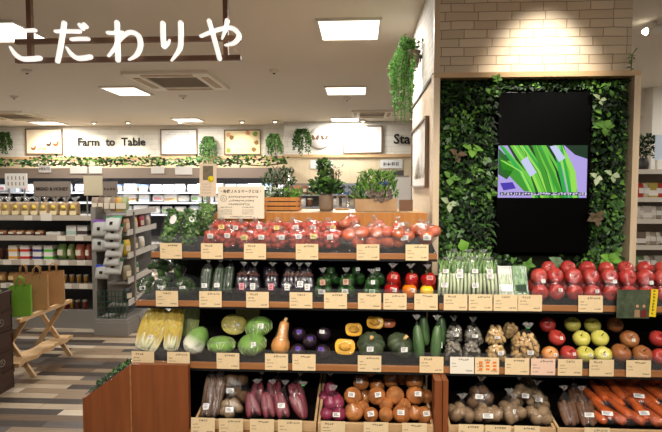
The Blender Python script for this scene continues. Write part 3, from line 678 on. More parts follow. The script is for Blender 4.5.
CH = [fruit('cherry_tomato', .0165, .0155, M_tom, 14, 9, .08, noisea=.04) for _ in range(2)]
BT = [fruit('large_tomato', .037, .031, M_tomo, 20, 12, .15, .06, .35, 5, .05, noisea=.05) for _ in range(3)]
AP = {k: [fruit('apple', .043, .040, m, 20, 13, .32, .16, .38, 5, .03, .08, noisea=.03) for _ in range(2)] for k, m in (('red', M_apr), ('striped', M_aps), ('yellow', M_apy), ('russet', M_apb))}
ON = [fruit('onion', .047, .042, M_onion, 22, 14, 0, .05, .3, 0, 0, 0, .014, noisea=.04) for _ in range(3)]
RON = [fruit('red_onion', .037, .033, M_ronion, 20, 13, 0, .05, .3, 0, 0, 0, .012, noisea=.04) for _ in range(2)]
mb = MB(); mb.tube([(0, 0, 0), (.002, 0, .012), (.006, 0, .02)], [.0022, .0016, .0022], 6); STEM = mb.mesh('stem', M_bstem)
mb = MB()
for k in range(5): mb.leaf((0, 0, 0), (math.cos(k * 1.257), math.sin(k * 1.257), .25), (0, 0, 1), .016, .006)
CALYX = mb.mesh('calyx', M_stem)
mb = MB(); mb.tube([(0, 0, -.004), (0, 0, .01), (.004, 0, .022)], [.014, .009, .011], 8); KSTEM = mb.mesh('stem', M_nut)

def xf(loc, rot=(0, 0, 0), sc=1): return Matrix.Translation(Vector(loc)) @ Euler(rot).to_matrix().to_4x4() @ Matrix.Scale(sc, 4) if isinstance(sc, (int, float)) else Matrix.LocRotScale(Vector(loc), Euler(rot), Vector(sc))
def film_hull(pts, infl=.006, neck=None, seed=0, crink=.004):
    """a clear bag: the hull of its contents, drawn up to a gathered neck"""
    c = sum(pts, Vector()) / len(pts); bm = bmesh.new()
    for q in pts: bm.verts.new(q + (q - c).normalized() * infl)
    if neck is not None: bm.verts.new(Vector(neck))
    r = bmesh.ops.convex_hull(bm, input=bm.verts)
    bmesh.ops.delete(bm, geom=list({e for e in r['geom_interior'] + r['geom_unused'] if isinstance(e, bmesh.types.BMVert)}), context='VERTS')
    bmesh.ops.subdivide_edges(bm, edges=[e for e in bm.edges if e.calc_length() > .03], cuts=1, use_grid_fill=True)
    bmesh.ops.triangulate(bm, faces=bm.faces)
    for v in bm.verts: v.co += (v.co - c).normalized() * crink * noise.noise(v.co * 38 + Vector((seed * 3.7, 0, 0)))
    bvh = BVHTree.FromBMesh(bm)
    vs = [v.co.copy() for v in bm.verts]; bm.verts.index_update(); fs = [tuple(v.index for v in f.verts) for f in bm.faces]; bm.free()
    mb = MB(); mb.add(vs, fs, 0, True); return mb, bvh
def ruffle(mb, p, h, r, rr, mi=1):
    """flared, crumpled bag top above the tie"""
    n = 14; vs = []; fs = []; p = Vector(p)
    for j, (k, z) in enumerate(((.25, 0), (.55, .5), (1, 1))):
        for i in range(n):
            a = 2 * PI * i / n; q = r * k * (1 + .35 * (-1) ** i) * rr.uniform(.7, 1.2)
            vs.append(p + Vector((q * math.cos(a), q * math.sin(a) * .5, h * z * rr.uniform(.8, 1.15))))
    for j in range(2): fs += [(j * n + i, j * n + (i + 1) % n, (j + 1) * n + (i + 1) % n, (j + 1) * n + i) for i in range(n)]
    mb.add(vs, fs, mi, False)
def sticker(root, bvh, x, z, w, h, m, name='sticker', shape='rect', ink=True, extra=0):
    """a small label laid on whatever faces the shopper at (x, z)"""
    hit = bvh.ray_cast(Vector((x, -1, z + .28)), Vector((0, 1, -.27)).normalized()) if bvh else None
    if not hit or hit[0] is None: return None
    q, nr = hit[0], hit[1]
    if nr.y > 0: nr = -nr
    nr = (nr + Vector((0, -.8, .15))).normalized()
    up = (Vector((0, 0, 1)) - nr * nr.z).normalized(); sx = up.cross(nr).normalized() * -1
    sx = -sx if sx.x < 0 else sx
    q = q + nr * (.0025 + extra); mb = MB(); n = 4; vs = []
    if shape == 'oval':
        vs = [q + sx * w / 2 * math.cos(a) + up * h / 2 * math.sin(a) for a in (2 * PI * k / 18 for k in range(18))]
        mb.add(vs + [v - nr * .001 for v in vs], [tuple(range(18)), tuple(range(18, 36))[::-1]])
    else:
        vs = [q + sx * w * i + up * h * j for i, j in ((-.5, -.5), (.5, -.5), (.5, .5), (-.5, .5))]
        mb.add(vs + [v - nr * .001 for v in vs], [(0, 1, 2, 3), (7, 6, 5, 4), (0, 4, 5, 1), (1, 5, 6, 2), (2, 6, 7, 3), (3, 7, 4, 0)])
    if ink:
        for k in range(3):
            zz = .28 - k * .24; e = R.uniform(.1, .36); o = q + nr * .0005
            mb.add([o + sx * w * a + up * h * b for a, b in ((-.38, zz - .05), (e, zz - .05), (e, zz + .05), (-.38, zz + .05))], [(0, 1, 2, 3)], 1)
    return mb.build(name, [m, M_print], root)
def settle(t, ys, zs):
    """rest a thing on its shelf: its lowest point at the surface, its front behind the guard"""
    lim = YF[CUR] + (.006 if CUR < 3 else .04)
    f = t.location.y + min(ys); d_ = max(0, lim - f); t.location.y += d_; t.location.z += SL[CUR] * d_ - min(0, min(zs))
def packed(name, label, cat, loc, items, group=None, film=True, neck=None, stickers=(), rotz=0, infl=.006, crink=.004, ruff=.02, tie=None, extra_pts=(), filmname='plastic_bag', fm=None):
    """a thing made of countable pieces in a clear bag. items: (mesh, part name, loc, rot, scale[, sub])"""
    t = thing(name, label, cat, loc, (TILT, 0, rotz), group); pts = [Vector(p) for p in extra_pts]; allv = []; allf = []
    for it in items:
        me, pn, l, r, s = it[:5]; o = inst(pn, me, t, l, r, s); M = xf(l, r, s)
        vs = me.vertices; st = max(1, len(vs) // 40); pts += [M @ vs[i].co for i in range(0, len(vs), st)]
        if len(it) > 5 and it[5]:
            for sub in it[5]: inst(sub[0], sub[1], o, sub[2], sub[3] if len(sub) > 3 else (0, 0, 0))
        if not film:
            b = len(allv); allv += [M @ v.co for v in vs]; allf += [tuple(b + i for i in p.vertices) for p in me.polygons]
    if film:
        mb, bvh = film_hull(pts, infl, neck, R.random() * 9, crink)
        if neck is not None and ruff: ruffle(mb, Vector(neck) - Vector((0, 0, .004)), ruff * 1.3, ruff, R)
        mb.build(filmname, [fm or FILM, RUFF], t)
        if tie and neck is not None:
            k = MB(); n = Vector(neck); k.tube([n + Vector((-.009, 0, -.004)), n + Vector((0, -.006, 0)), n + Vector((.009, 0, -.003))], .0035, 6); k.build('tie', tie, t)
    else: bvh = BVHTree.FromPolygons(allv, allf)
    e = Euler((TILT, 0, rotz)).to_matrix(); wp = [e @ p for p in pts]; settle(t, [p.y - infl for p in wp], [p.z - infl - .001 for p in wp])
    for s in stickers: sticker(t, bvh, *s)
    return t

# ------------------------------------------------------------------ top shelf: herbs and tomatoes
def rr3(a=.5): return (R.uniform(-a, a), R.uniform(-a, a), R.uniform(-PI, PI))
def herb_bag(label, px, dy, w_, h, lean, oval, seed, pale=0):
    rg = random.Random(seed); q = shelf_loc(0, px, dy, .012); t = thing('bagged_herb', label, 'vegetable bag', q, (-.12, lean, 0), 'bags of leafy herbs')
    mb = MB()
    for k in range(420):
        v = rg.random(); ww = w_ * (.5 + .38 * v); x = rg.uniform(-.5, .5) * ww; y = rg.uniform(-.03, .026); z = .006 + h * .92 * v
        mb.leaf((x, y, z), (rg.uniform(-1, 1), rg.uniform(-.9, .4), rg.uniform(-.2, 1)), (0, -1, .5), rg.uniform(.015, .026), rg.uniform(.011, .018), rg.choice((0, 0, 1, 1, 2) if not pale else (1, 2, 2)), .2)
    mb.build('leaves', M_herb, t); mb = MB()
    for k in range(12):
        x = rg.uniform(-.3, .3) * w_; mb.tube([(x * .6, rg.uniform(-.015, .015), .006), (x, 0, h * .5), (x * 1.3, 0, h * .8)], .002, 5)
    mb.build('stems', M_herb[2], t)
    pts = [Vector((sx * w_ * k, sy * .036 * (1 - z / h * .5), z)) for sx in (-.5, .5) for sy in (-1, 1) for z, k in ((.003, .66), (h * .5, .9), (h, 1.06))]
    mb, bvh = film_hull(pts, .002, None, seed, .006); mb.build('plastic_bag', [FILM], t)
    if oval: sticker(t, bvh, oval[0], oval[1], .038, .052, M_stick, 'oval_label', 'oval', False)
herb_bag('bag of dark leafy herbs at the very end of the top shelf, white oval label', 166, .14, .10, .20, .30, (.0, .13), 1)
herb_bag('bag of dark leafy herbs with oval label, second from the end of the top shelf', 187, .13, .11, .20, .22, (.0, .14), 2)
herb_bag('thin pale herb bag standing behind the dark leafy herb bags', 204, .28, .09, .20, .1, None, 3, 1)

def tomato_bag(label, px, dy, n, rad, meshes, r, group, neck=True, st=(), lift=0, name='bagged_cherry_tomatoes'):
    q = shelf_loc(0, px, dy, lift + .002); items = []; rg = random.Random(int(px * 10 + dy * 100)); placed = []
    tries = 0
    while len(placed) < n and tries < 900:
        tries += 1; a = rg.uniform(0, 6.3); k = math.sqrt(rg.random()); p = Vector((rad * k * math.cos(a), rad * .8 * k * math.sin(a), r)); ok = False
        for _ in range(30):
            if all((p - o).length > r * 1.72 for o in placed): ok = True; break
            p.z += r * .2
        if ok and p.z < rad * 1.75: placed.append(p)
    for p in placed: items.append((rg.choice(meshes), 'tomato', p, rr3(), rg.uniform(.9, 1.08), [('calyx', CALYX, (0, 0, r * .8))] if r > .03 and rg.random() < .5 else None))
    top = max(p.z for p in placed) + r
    return packed(name, label, 'tomato bag', q, items, group, True, (rg.uniform(-.015, .015), .0, top + .006), st, 0, .003, .003, .015, fm=FILMW)
mini = [(212, .10), (229, .12), (246, .10), (263, .11), (280, .10), (297, .11), (314, .10), (331, .10)]
for i, (px, dy) in enumerate(mini):
    st = [(R.uniform(-.015, .015), .05, .03, .024, M_stick, 'sticker')] if i not in (2, 6) else [(0, .05, .032, .026, mat('yellow_sticker', (240, 214, 130), .6, .3), 'sticker')]
    tomato_bag('front bag of small red tomatoes, %s from the herb bags' % ordn(i), px, dy, 34, .046, CH, .0165, 'bags of small tomatoes on the top shelf', True, st)
for i, px in enumerate((222, 240, 258, 276, 294, 312, 330)):
    tomato_bag('rear bag of small red tomatoes, %s from the herb bags' % ordn(i), px, .235, 34, .048, CH, .0165, 'bags of small tomatoes on the top shelf', True,
               [(R.uniform(-.02, .02), .055, .03, .022, M_stick if i % 3 else mat('yellow_sticker', (240, 214, 130), .6, .3), 'sticker')], .012)
for i, (px, dy, lift) in enumerate(((356, .11, 0), (380, .12, 0), (404, .11, 0), (426, .11, 0))):
    tomato_bag('front bag of large red tomatoes, %s from the small tomatoes' % ordn(i), px, dy, 10, .052, BT, .035, 'bags of large tomatoes on the top shelf', True,
               [(.0, .05, .04, .026, M_stick, 'sticker')] if i > 1 else [], 0, 'bagged_large_tomatoes')
for i, (px, dy, lift) in enumerate(((350, .25, .035), (374, .25, .02), (400, .25, .02), (421, .25, .01))):
    tomato_bag('rear bag of large red tomatoes, %s from the small tomatoes' % ordn(i), px, dy, 7, .046, BT, .035, 'bags of large tomatoes on the top shelf', True,
               [(.0, .07, .036, .02, M_stick, 'sticker')] if i > 1 else [], lift, 'bagged_large_tomatoes')

# ------------------------------------------------------------------ second shelf
def broc_mesh(r):
    mb = MB(); rg = random.Random(int(r * 1e4))
    for k in range(26):
        a = rg.uniform(0, 6.3); e = math.asin(rg.uniform(.1, 1)); p = Vector((math.cos(a) * math.cos(e), math.sin(a) * math.cos(e), math.sin(e) * .75)) * r
        prof = [(r * .3 * math.sin(PI * (i + .1) / 6.2), -r * .3 * math.cos(PI * (i + .1) / 6.2)) for i in range(7)]
        mb.lathe(prof, 9, p)
    return mb.mesh('head', M_broc)
BR = [broc_mesh(.05), broc_mesh(.052)]
mb = MB(); mb.tube([(0, 0, 0), (0, 0, .05)], [.017, .022], 10); BRS = mb.mesh('stalk', M_okra)
k = 0
for px, dy, dz, lab in ((161, .27, .035, 'rear wrapped broccoli at the shelf end'), (178, .27, .035, 'rear wrapped broccoli beside the bagged cucumbers'), (147, .12, 0, 'front wrapped broccoli at the end of the second shelf'),
                   (164, .11, 0, 'middle wrapped broccoli in the front row of the second shelf'), (185, .11, 0, 'front wrapped broccoli beside the bagged cucumbers')):
    q = shelf_loc(1, px, dy, dz); s = 1.12 if dz else .92
    packed('wrapped_broccoli', lab, 'broccoli', q, [(BR[k % 2], 'head', (0, 0, .05 * s), (-.5 if not dz else -.3, 0, k), s), (BRS, 'stalk', (0, .01, .0), (0, 0, 0), s)], 'wrapped broccoli on the second shelf', True, None, [(.0, .03, .03, .02, M_stick)] if not dz else [], 0, .004, .005, filmname='plastic_wrap', fm=FILMW); k += 1

def long_bag(name, label, cat, i, px, dy, meshes, n, w_, h, tilt, lean, stk, group, neckh=.03, part='piece', r=.014, sc=1, tie=None, dz=0, film=True, gloss=0):
    """upright long vegetables leaning back in a clear bag"""
    q = shelf_loc(i, px, dy, dz + .012); items = []; rg = random.Random(int(px * 7 + dy * 50))
    for k in range(n):
        x = -w_ / 2 + w_ * (k + .5) / n if n > 1 else 0
        yy = rg.uniform(-.008, .008) + (.03 if k % 2 and n > 3 else 0)
        items.append((rg.choice(meshes), part, (x, yy, h / 2 * math.cos(tilt)), (-tilt + rg.uniform(-.06, .06), lean + rg.uniform(-.07, .07), rg.uniform(0, 6) * 0), sc))
    nk = (math.sin(lean) * h * .6, math.sin(tilt) * h * .55 + .012, h * math.cos(tilt) + neckh)
    return packed(name, label, cat, q, items, group, film, nk, stk, 0, .005, .006, .018, tie)
CUC = [fruit('cucumber', .0165, .086, M_cuc, 12, 12, 0, 0, sq=.45, noisea=.05) for _ in range(2)]
mb_e = [fruit('eggplant', .021, .058, M_egg, 16, 12, 0, 0, taper=-.25, sq=.7, noisea=.04) for _ in range(2)]
mb = MB(); mb.lathe([(.003, .014), (.004, .006), (.014, .0), (.016, -.008), (.013, -.012)], 10); EGC = mb.mesh('calyx', M_eggc)
for k_, (px, st) in enumerate(((206, 1), (219, 1), (229, 0))):
    long_bag('bagged_cucumbers', 'clear bag of dark cucumbers, %s from the broccoli' % ordn(k_), 'cucumber bag', 1, px, .10 + .02 * k_, CUC, 3, .048, .145, .55, .05, [(.0, .03, .028, .022, M_stick)] if st else [], 'bags of cucumbers', part='cucumber', sc=.82)
for k_, px in enumerate((243, 254, 272, 288, 299, 308)):
    q = shelf_loc(1, px, .10, .014); rg = random.Random(px); its = []
    for j in range(3):
        x = -.017 + .017 * j; its.append((rg.choice(mb_e), 'eggplant', (x, .012 * (j % 2), .058), (-.45, rg.uniform(-.15, .15), 0), 1.0, [('calyx', EGC, (0, 0, .052))]))
    packed('bagged_eggplants', 'clear bag of dark eggplants, %s from the cucumbers' % ordn(k_), 'eggplant bag', q, its, 'bags of eggplants', True, (0, .05, .145), [(.0, .035, .026, .034, M_pinkst if k_ % 2 == 0 else M_stick)] if k_ != 4 else [(.01, .05, .03, .03, M_stick)], 0, .004, .005, .015, fm=FILMD)
for k_, px in enumerate((252, 270, 290, 306)):
    q = shelf_loc(1, px, .26, .02); its = [(mb_e[j % 2], 'eggplant', (-.016 + .017 * j, .01 * (j % 2), .058), (-.4, R.uniform(-.15, .15), 0), 1.0) for j in range(3)]
    packed('bagged_eggplants', 'rear bag of dark eggplants in shadow, %s from the cucumbers' % ordn(k_), 'eggplant bag', q, its, 'bags of eggplants', True, (0, .04, .14), [], 0, .004, .005, .012, fm=FILMD)
GP = [fruit('green_pepper', .024, .036, M_pep, 16, 12, .25, .15, .3, 4, .12, .1, noisea=.06) for _ in range(2)]
PR = {c: fruit('paprika', .036, .04, m, 18, 13, .3, .15, .35, 4, .12, .12, noisea=.04) for c, m in (('red', M_papr), ('orange', M_papo), ('yellow', M_papy))}
mb = MB(); mb.tube([(0, 0, -.004), (0, 0, .012), (.004, 0, .018)], [.005, .0035, .004], 7); PST = mb.mesh('stem', M_stem)
def heap(name, label, cat, i, px, dy, spec, group, neck, st, r, sub=None, dz=0, ruff=.018, infl=.004, rot=.5, crink=.005, sc=1, part=None):
    q = shelf_loc(i, px, dy, dz); its = []
    for me, l in spec:
        its.append((me, part or me.name.split('.')[0], Vector(l) + Vector((0, 0, r)), rr3(rot), sc * R.uniform(.93, 1.05), sub))
    return packed(name, label, cat, q, its, group, True, neck, st, 0, infl, crink, ruff, fm=FILMD)
for k_, (px, dy) in enumerate(((323, .1), (346, .11), (372, .1))):
    sp_ = [(GP[j % 2], l) for j, l in enumerate(((-.025, 0, 0), (.025, -.005, 0), (0, .03, .0), (-.012, .01, .042), (.02, .02, .045)))]
    heap('bagged_green_peppers', 'front bag of dark green peppers, %s from the eggplants' % ordn(k_), 'pepper bag', 1, px, dy, sp_, 'bags of green peppers', (0, .02, .135), [(.0, .075, .028, .028, mat('tan_sticker', (196, 150, 128), .6, .3)), (-.003, .024, .036, .024, M_stick)] if k_ < 2 else [(.0, .03, .03, .026, mat('mint_sticker', (190, 220, 190), .6, .3)), (.004, .08, .02, .02, M_stick)], .032, [('stem', PST, (0, 0, .026))])
for k_, px in enumerate((331, 356, 376)):
    sp_ = [(GP[j % 2], l) for j, l in enumerate(((-.025, 0, 0), (.025, -.005, 0), (0, .01, .044)))]
    heap('bagged_green_peppers', 'rear bag of dark green peppers in shadow, %s from the eggplants' % ordn(k_), 'pepper bag', 1, px, .27, sp_, 'bags of green peppers', (0, .02, .135), [(.01, .08, .022, .018, M_stick)] if k_ else [], .032, None, .01)
for k_, (px, cs, lab, st) in enumerate(((393, 'red red red', 'bag of three red paprikas next to the green peppers', 1), (411, 'orange red red', 'bag of orange and red paprikas, the middle paprika bag', 1), (428, 'yellow red red', 'bag of yellow and red paprikas beside the leeks', 1))):
    c_ = cs.split(); sp_ = [(PR[c_[0]], (-.008, -.02, -.004)), (PR[c_[1]], (.004, .01, .05)), (PR[c_[2]], (.012, .055, .0))]
    heap('bagged_paprikas', lab, 'paprika bag', 1, px, .10, sp_, 'bags of paprikas', (0, .03, .15), [(.0, .03, .036, .02, M_stick), (.006, .098, .032, .022, mat('rose_sticker', (226, 150, 140), .6, .3))], .04, [('stem', PST, (0, 0, .03))], 0, .018, .004, .3)
# leeks, trays
LK = []
for k in range(3):
    mb = MB(); rg = random.Random(k)
    mb.tube([(0, 0, -.085), (.002, 0, -.03), (0, 0, .03)], [.007, .0075, .007], 9, 0)
    for j in range(3): mb.tube([(0, 0, .025), (rg.uniform(-.008, .008), rg.uniform(-.006, .006), .06), (rg.uniform(-.02, .02), rg.uniform(-.01, .01), .098)], [.006, .005, .002], 6, 1)
    LK.append(mb.mesh('leek', [M_leek, M_leekg]))
for k_, px in enumerate((445, 459, 474, 489)):
    long_bag('bagged_leeks', 'front bag of thin green and white leeks, %s from the paprikas' % ordn(k_), 'leek bag', 1, px, .13, LK, 7, .07, .165, .42, .12 - .05 * k_, [(R.uniform(-.01, .01), .035 + .05 * (k_ % 2), .036, .024, M_stick), (.0, .11, .03, .02, M_stick)], 'bags of leeks', .012, 'leek')
for k_, px in enumerate((452, 468, 484)):
    long_bag('bagged_leeks', 'rear bag of thin green and white leeks, %s from the paprikas' % ordn(k_), 'leek bag', 1, px, .22, LK, 6, .07, .165, .3, .1 - .08 * k_, [(.0, .12, .036, .022, M_stick)], 'bags of leeks', .012, 'leek', dz=.012)
OK_ = fruit('okra_pod', .0075, .038, M_okra, 8, 9, 0, 0, lobes=5, amp=.2, taper=-.3)
for lab, px, n, col in (('pale plastic tray of whitish pods beside the leeks', 506, 10, M_leek), ('tray of bright green okra pods with dark label beside the apples', 521, 14, None)):
    q = shelf_loc(1, px, .12, .008); t = thing('vegetable_tray', lab, 'vegetable tray', q, (-.35, 0, .03), 'vegetable trays beside the leeks')
    w2 = .036
    mb = MB(); mb.box(-w2, w2, .0, .006, 0, .165); mb.box(-w2, -w2 + .004, -.018, 0, 0, .165); mb.box(w2 - .004, w2, -.018, 0, 0, .165); mb.box(-w2, w2, -.018, 0, 0, .004); mb.box(-w2, w2, -.018, 0, .161, .165)
    mb.build('tray', M_tray if col else mat('clear_green_tray', (120, 150, 96), .4, .4), t)
    me = OK_ if not col else fruit('pod', .0075, .038, mat('pale_pod', (190, 206, 160), .5, .3), 8, 9, taper=-.3)
    for j in range(n):
        inst('pod', me, t, (-w2 + .010 + (j % 5) * .0125, -.011, .045 + (j // 5) * .048), (0, .08 * (-1) ** j, 0), .9)
    boxobj('film_cover', (-w2, w2, -.0215, -.0205, .0, .165), FILM, t)
    mb = MB(); mb.box(-.026, .026, -.0245, -.023, .03, .066); glyphs(mb, -.02, .045, 4, .009, -.0255); o = mb.build('label', [mat('dark_green_label', (30, 60, 34), .5, .3), M_stick], t)
    if col:
        o.data.materials[0] = M_stick
# red apples of the second shelf, bagged in twos
def apple_bag(label, i, px, dy, kind, spec, group, st, dz=0, neck=None, rot=None, sc=1.0):
    q = shelf_loc(i, px, dy, dz); its = []
    for l in spec:
        its.append((R.choice(AP[kind]), 'apple', Vector(l) + Vector((0, 0, .04)), (R.uniform(.9, 1.5) if rot is None else R.uniform(-rot, rot), R.uniform(-.4, .4), R.uniform(-.3, .3)), sc * R.uniform(.95, 1.05), [('stem', STEM, (0, 0, .026))]))
    return packed('bagged_apples', label, 'apple bag', q, its, group, True, neck, st, 0, .003, .004, .018)
for k_, px in enumerate((538, 554, 572, 590, 608, 626, 644, 661)):
    apple_bag('front bag of shiny red apples, %s from the okra tray' % ordn(k_), 1, px, .125, 'red', ((0, -.025, 0), (.002, .015, .072), (0, .062, .0)), 'bags of red apples on the second shelf',
              [(.01, .085 - .05 * (k_ % 2), .02, .018, M_stick)] if k_ % 3 != 2 else [], 0, None, None, 1.0)
for k_, px in enumerate((547, 566, 585, 604, 623, 642, 660)):
    apple_bag('rear bag of red apples before the green wall, %s from the okra tray' % ordn(k_), 1, px, .28, 'red', ((0, -.02, 0), (.0, .0, .07), (0, .06, .0)), 'bags of red apples on the second shelf', [], .005, None, 3, .95)
# photo card of the growers and its yellow strip
q = at(633, 304, YF[1] - .02); w2 = 15.5 * pxm(YF[1]); h2 = 14 * pxm(YF[1])
t = thing('photo_card', 'dark green photo card of two growers in an orchard, hung on the apple shelf', 'photo card', q)
boxobj('card', (-w2, w2, -.001, .001, -h2, h2), mat('photo_green', (44, 56, 38), .5, .3, (88, 96, 74), 30, .6), t)
mb = MB(); rg = random.Random(4)
for x, c in ((.02, 0), (.052, 1)):
    mb.lathe([(.001, 0), (.007, .004), (.008, .01), (.004, .017), (.001, .018)], 10, (x, -.003, -.02), mi=2, fn=lambda p: Vector((p.x, p.y * .15, p.z)))
    mb.add([(x - .014, -.0025, -.066), (x + .014, -.0025, -.066), (x + .012, -.0025, -.028), (x - .012, -.0025, -.028)], [(0, 1, 2, 3)], c)
mb.build('people_picture', [mat('picture_tan', (150, 120, 90), .6, .2), mat('picture_red', (110, 40, 36), .6, .2), mat('picture_skin', (190, 140, 108), .6, .2)], t)
q = at(653.5, 303, YF[1] - .022); w2 = 3.2 * pxm(YF[1]); h2 = 13.5 * pxm(YF[1])
t = thing('yellow_sign_strip', 'narrow yellow sign strip beside the growers photo card', 'sign', q, (0, .06, 0))
boxobj('strip', (-w2, w2, -.001, .001, -h2, h2), mat('sign_yellow', (226, 196, 40), .6, .3), t)
mb = MB()
for k in range(8): glyphs(mb, -.006, h2 - .014 - k * .016, 1, .011, -.002, rg)
mb.build('printed_text', M_print, t)

# ------------------------------------------------------------------ third shelf
def halfveg(name, label, loc, rot, prof, depth, m_skin, m_cut, group, cat, core=None, st=(), film=True, bulge=.12, wave=.0, ribs=False, extra=None, film_neck=None, cutname='cut_face'):
    """a vegetable cut in half: prof gives (half width, z) of the cut face; the cut faces -y"""
    t = thing(name, label, cat, loc, rot, group); n = 12; vs = []; fs = []
    m = len(prof)
    for w_, z in prof:
        for k in range(n + 1):
            a = PI * k / n; vs.append(Vector((w_ * math.cos(a), depth * (w_ / max(p[0] for p in prof)) ** .9 * math.sin(a), z)))
    for i in range(m - 1): fs += [(i * (n + 1) + k, i * (n + 1) + k + 1, (i + 1) * (n + 1) + k + 1, (i + 1) * (n + 1) + k) for k in range(n)]
    mb = MB(); mb.add(vs, fs, 0, True); fn = [vs[k] for k in range(0)]
    mb.build('rind', m_skin, t)
    mb2 = MB(); vs2 = []; fs2 = []; q = 14
    for w_, z in prof:
        for k in range(q + 1):
            u = -1 + 2 * k / q; y = -bulge * depth * (1 - u * u) * (w_ / max(p[0] for p in prof))
            if ribs: y += wave * math.sin(u * 15 + z * 20) * (1 - u * u)
            vs2.append(Vector((w_ * u * .985, y, z)))
    for i in range(m - 1): fs2 += [(i * (q + 1) + k, i * (q + 1) + k + 1, (i + 1) * (q + 1) + k + 1, (i + 1) * (q + 1) + k) for k in range(q)]
    mb2.add(vs2, fs2, 0, True); mb2.build(cutname, m_cut, t)
    if core: core(t)
    pts = [v for v in vs[::5]] + vs2[::7]
    if film:
        mb3, bvh = film_hull(pts, .004, film_neck, R.random() * 9, .004); mb3.build('plastic_wrap', [FILM, RUFF], t)
    else: bvh = BVHTree.FromPolygons([*vs, *vs2], [*fs, *[tuple(len(vs) + i for i in f) for f in fs2]])
    e = t.rotation_euler.to_matrix(); wp = [e @ p for p in pts]; settle(t, [p.y - .006 for p in wp], [p.z - .006 + SL[CUR] * 0 for p in wp])
    for s in st: sticker(t, bvh, *s)
    return t
def napa_core(L_, w0):
    def f(t):
        mb = MB()
        for k in range(3):
            x = (-.5 + k / 2) * w0 * .8
            mb.tube([(x * .4, -.006, .012), (x * .8, -.010, L_ * .2), (x * 1.05, -.008, L_ * .36)], [.012, .009, .002], 7)
        mb.build('white_core', M_napw, t)
        mb = MB()
        for k in range(60):
            u = R.uniform(-.8, .8); z = L_ * R.uniform(.3, .9)
            mb.leaf((u * w0 * .7, -.009 - .003 * R.random(), z), (u * .3 + R.uniform(-.3, .3), -.12, R.uniform(.3, 1)), (0, -1, .1), .024, .014, R.randrange(2), .2, .3)
        mb.build('inner_leaves', [M_napy, mat('napa_inner', (212, 182, 70), .5, .3)], t)
    return f
def napa_prof(w_, L_): return [(w_ * k, L_ * z) for k, z in ((.30, 0), (.72, .03), (.86, .12), (.94, .3), (1, .5), (.98, .7), (.86, .86), (.6, .95), (.2, 1.0))]
p3 = lambda px, dy, dz=0: shelf_loc(2, px, dy, dz)
q = p3(144.5, .12); halfveg('half_napa_cabbage', 'wide halved napa cabbage showing yellow inner leaves at the shelf end', q, (-.45, .22, -.05), napa_prof(.076, .24), .075, M_napg, M_napy, 'halved napa cabbages', 'napa cabbage', napa_core(.24, .074), [(.01, .06, .022, .022, M_stick)], True, .15, .006, True)
q = p3(170.5, .13); halfveg('half_napa_cabbage', 'narrow halved napa cabbage in clear film beside the cabbage heart', q, (-.4, .17, .35), napa_prof(.048, .235), .07, M_napg, M_napy, 'halved napa cabbages', 'napa cabbage', napa_core(.235, .045), [], True, .15, .006, True)
q = p3(189, .32); halfveg('half_napa_cabbage', 'shaded halved napa cabbage behind the cabbage heart', q, (-.35, .1, .3), napa_prof(.05, .2), .07, M_napg, M_napg, 'halved napa cabbages', 'napa cabbage', None, [], True, .15, .006, True)
# pale-based cabbage heart in film
def heart_mat():
    m = mat('heart_leaf', (96, 140, 60), .45, .3, (140, 174, 92), 14, .7, bump=.5, bscale=26); nt = m.node_tree; L = nt.links.new
    b = nt.nodes['Principled BSDF']; src = b.inputs['Base Color'].links[0].from_socket
    tc = nt.nodes.new('ShaderNodeTexCoord'); sp_ = nt.nodes.new('ShaderNodeSeparateXYZ'); L(tc.outputs['Object'], sp_.inputs[0])
    mr = nt.nodes.new('ShaderNodeMapRange'); mr.inputs[1].default_value = -.02; mr.inputs[2].default_value = .025; L(sp_.outputs[2], mr.inputs[0])
    mx = nt.nodes.new('ShaderNodeMixRGB'); mx.inputs[1].default_value = lin((236, 234, 212)); L(mr.outputs[0], mx.inputs[0]); L(src, mx.inputs[2]); L(mx.outputs[0], b.inputs['Base Color']); return m
M_heart = heart_mat(); mb = MB()
mb.lathe([(.058 * math.sin(PI * (i + .05) / 12.1) * (1 - .18 * -math.cos(PI * (i + .05) / 12.1)), -.075 * math.cos(PI * (i + .05) / 12.1)) for i in range(13)], 28, lobes=7, amp=.08)
for k_ in range(6):
    a_ = k_ * 1.05; cx = []
    for i in range(6):
        for j in range(5):
            u = a_ + (j - 2) * .26; v = -.5 + i * .36; r_ = 1.04 + .02 * math.sin(j * 2 + i); cx.append(Vector((.058 * r_ * math.cos(v) * math.cos(u) * (1 - .18 * math.sin(v)), .058 * r_ * math.cos(v) * math.sin(u) * (1 - .18 * math.sin(v)), .078 * r_ * math.sin(v))))
    mb.add(cx, [(i * 5 + j, i * 5 + j + 1, (i + 1) * 5 + j + 1, (i + 1) * 5 + j) for i in range(5) for j in range(4)], 0, True)
HEART = mb.mesh('head', M_heart)
packed('wrapped_cabbage_heart', 'pale bottomed green cabbage heart in film beside the narrow napa cabbage', 'cabbage', p3(197, .15, 0), [(HEART, 'head', (0, 0, .062), (-.35, .55, 0), 1)], None, True, None, [(.012, .075, .028, .02, mat('rose_sticker', (226, 150, 140), .6, .3))], 0, .003, .004, filmname='plastic_wrap', fm=FILMW)
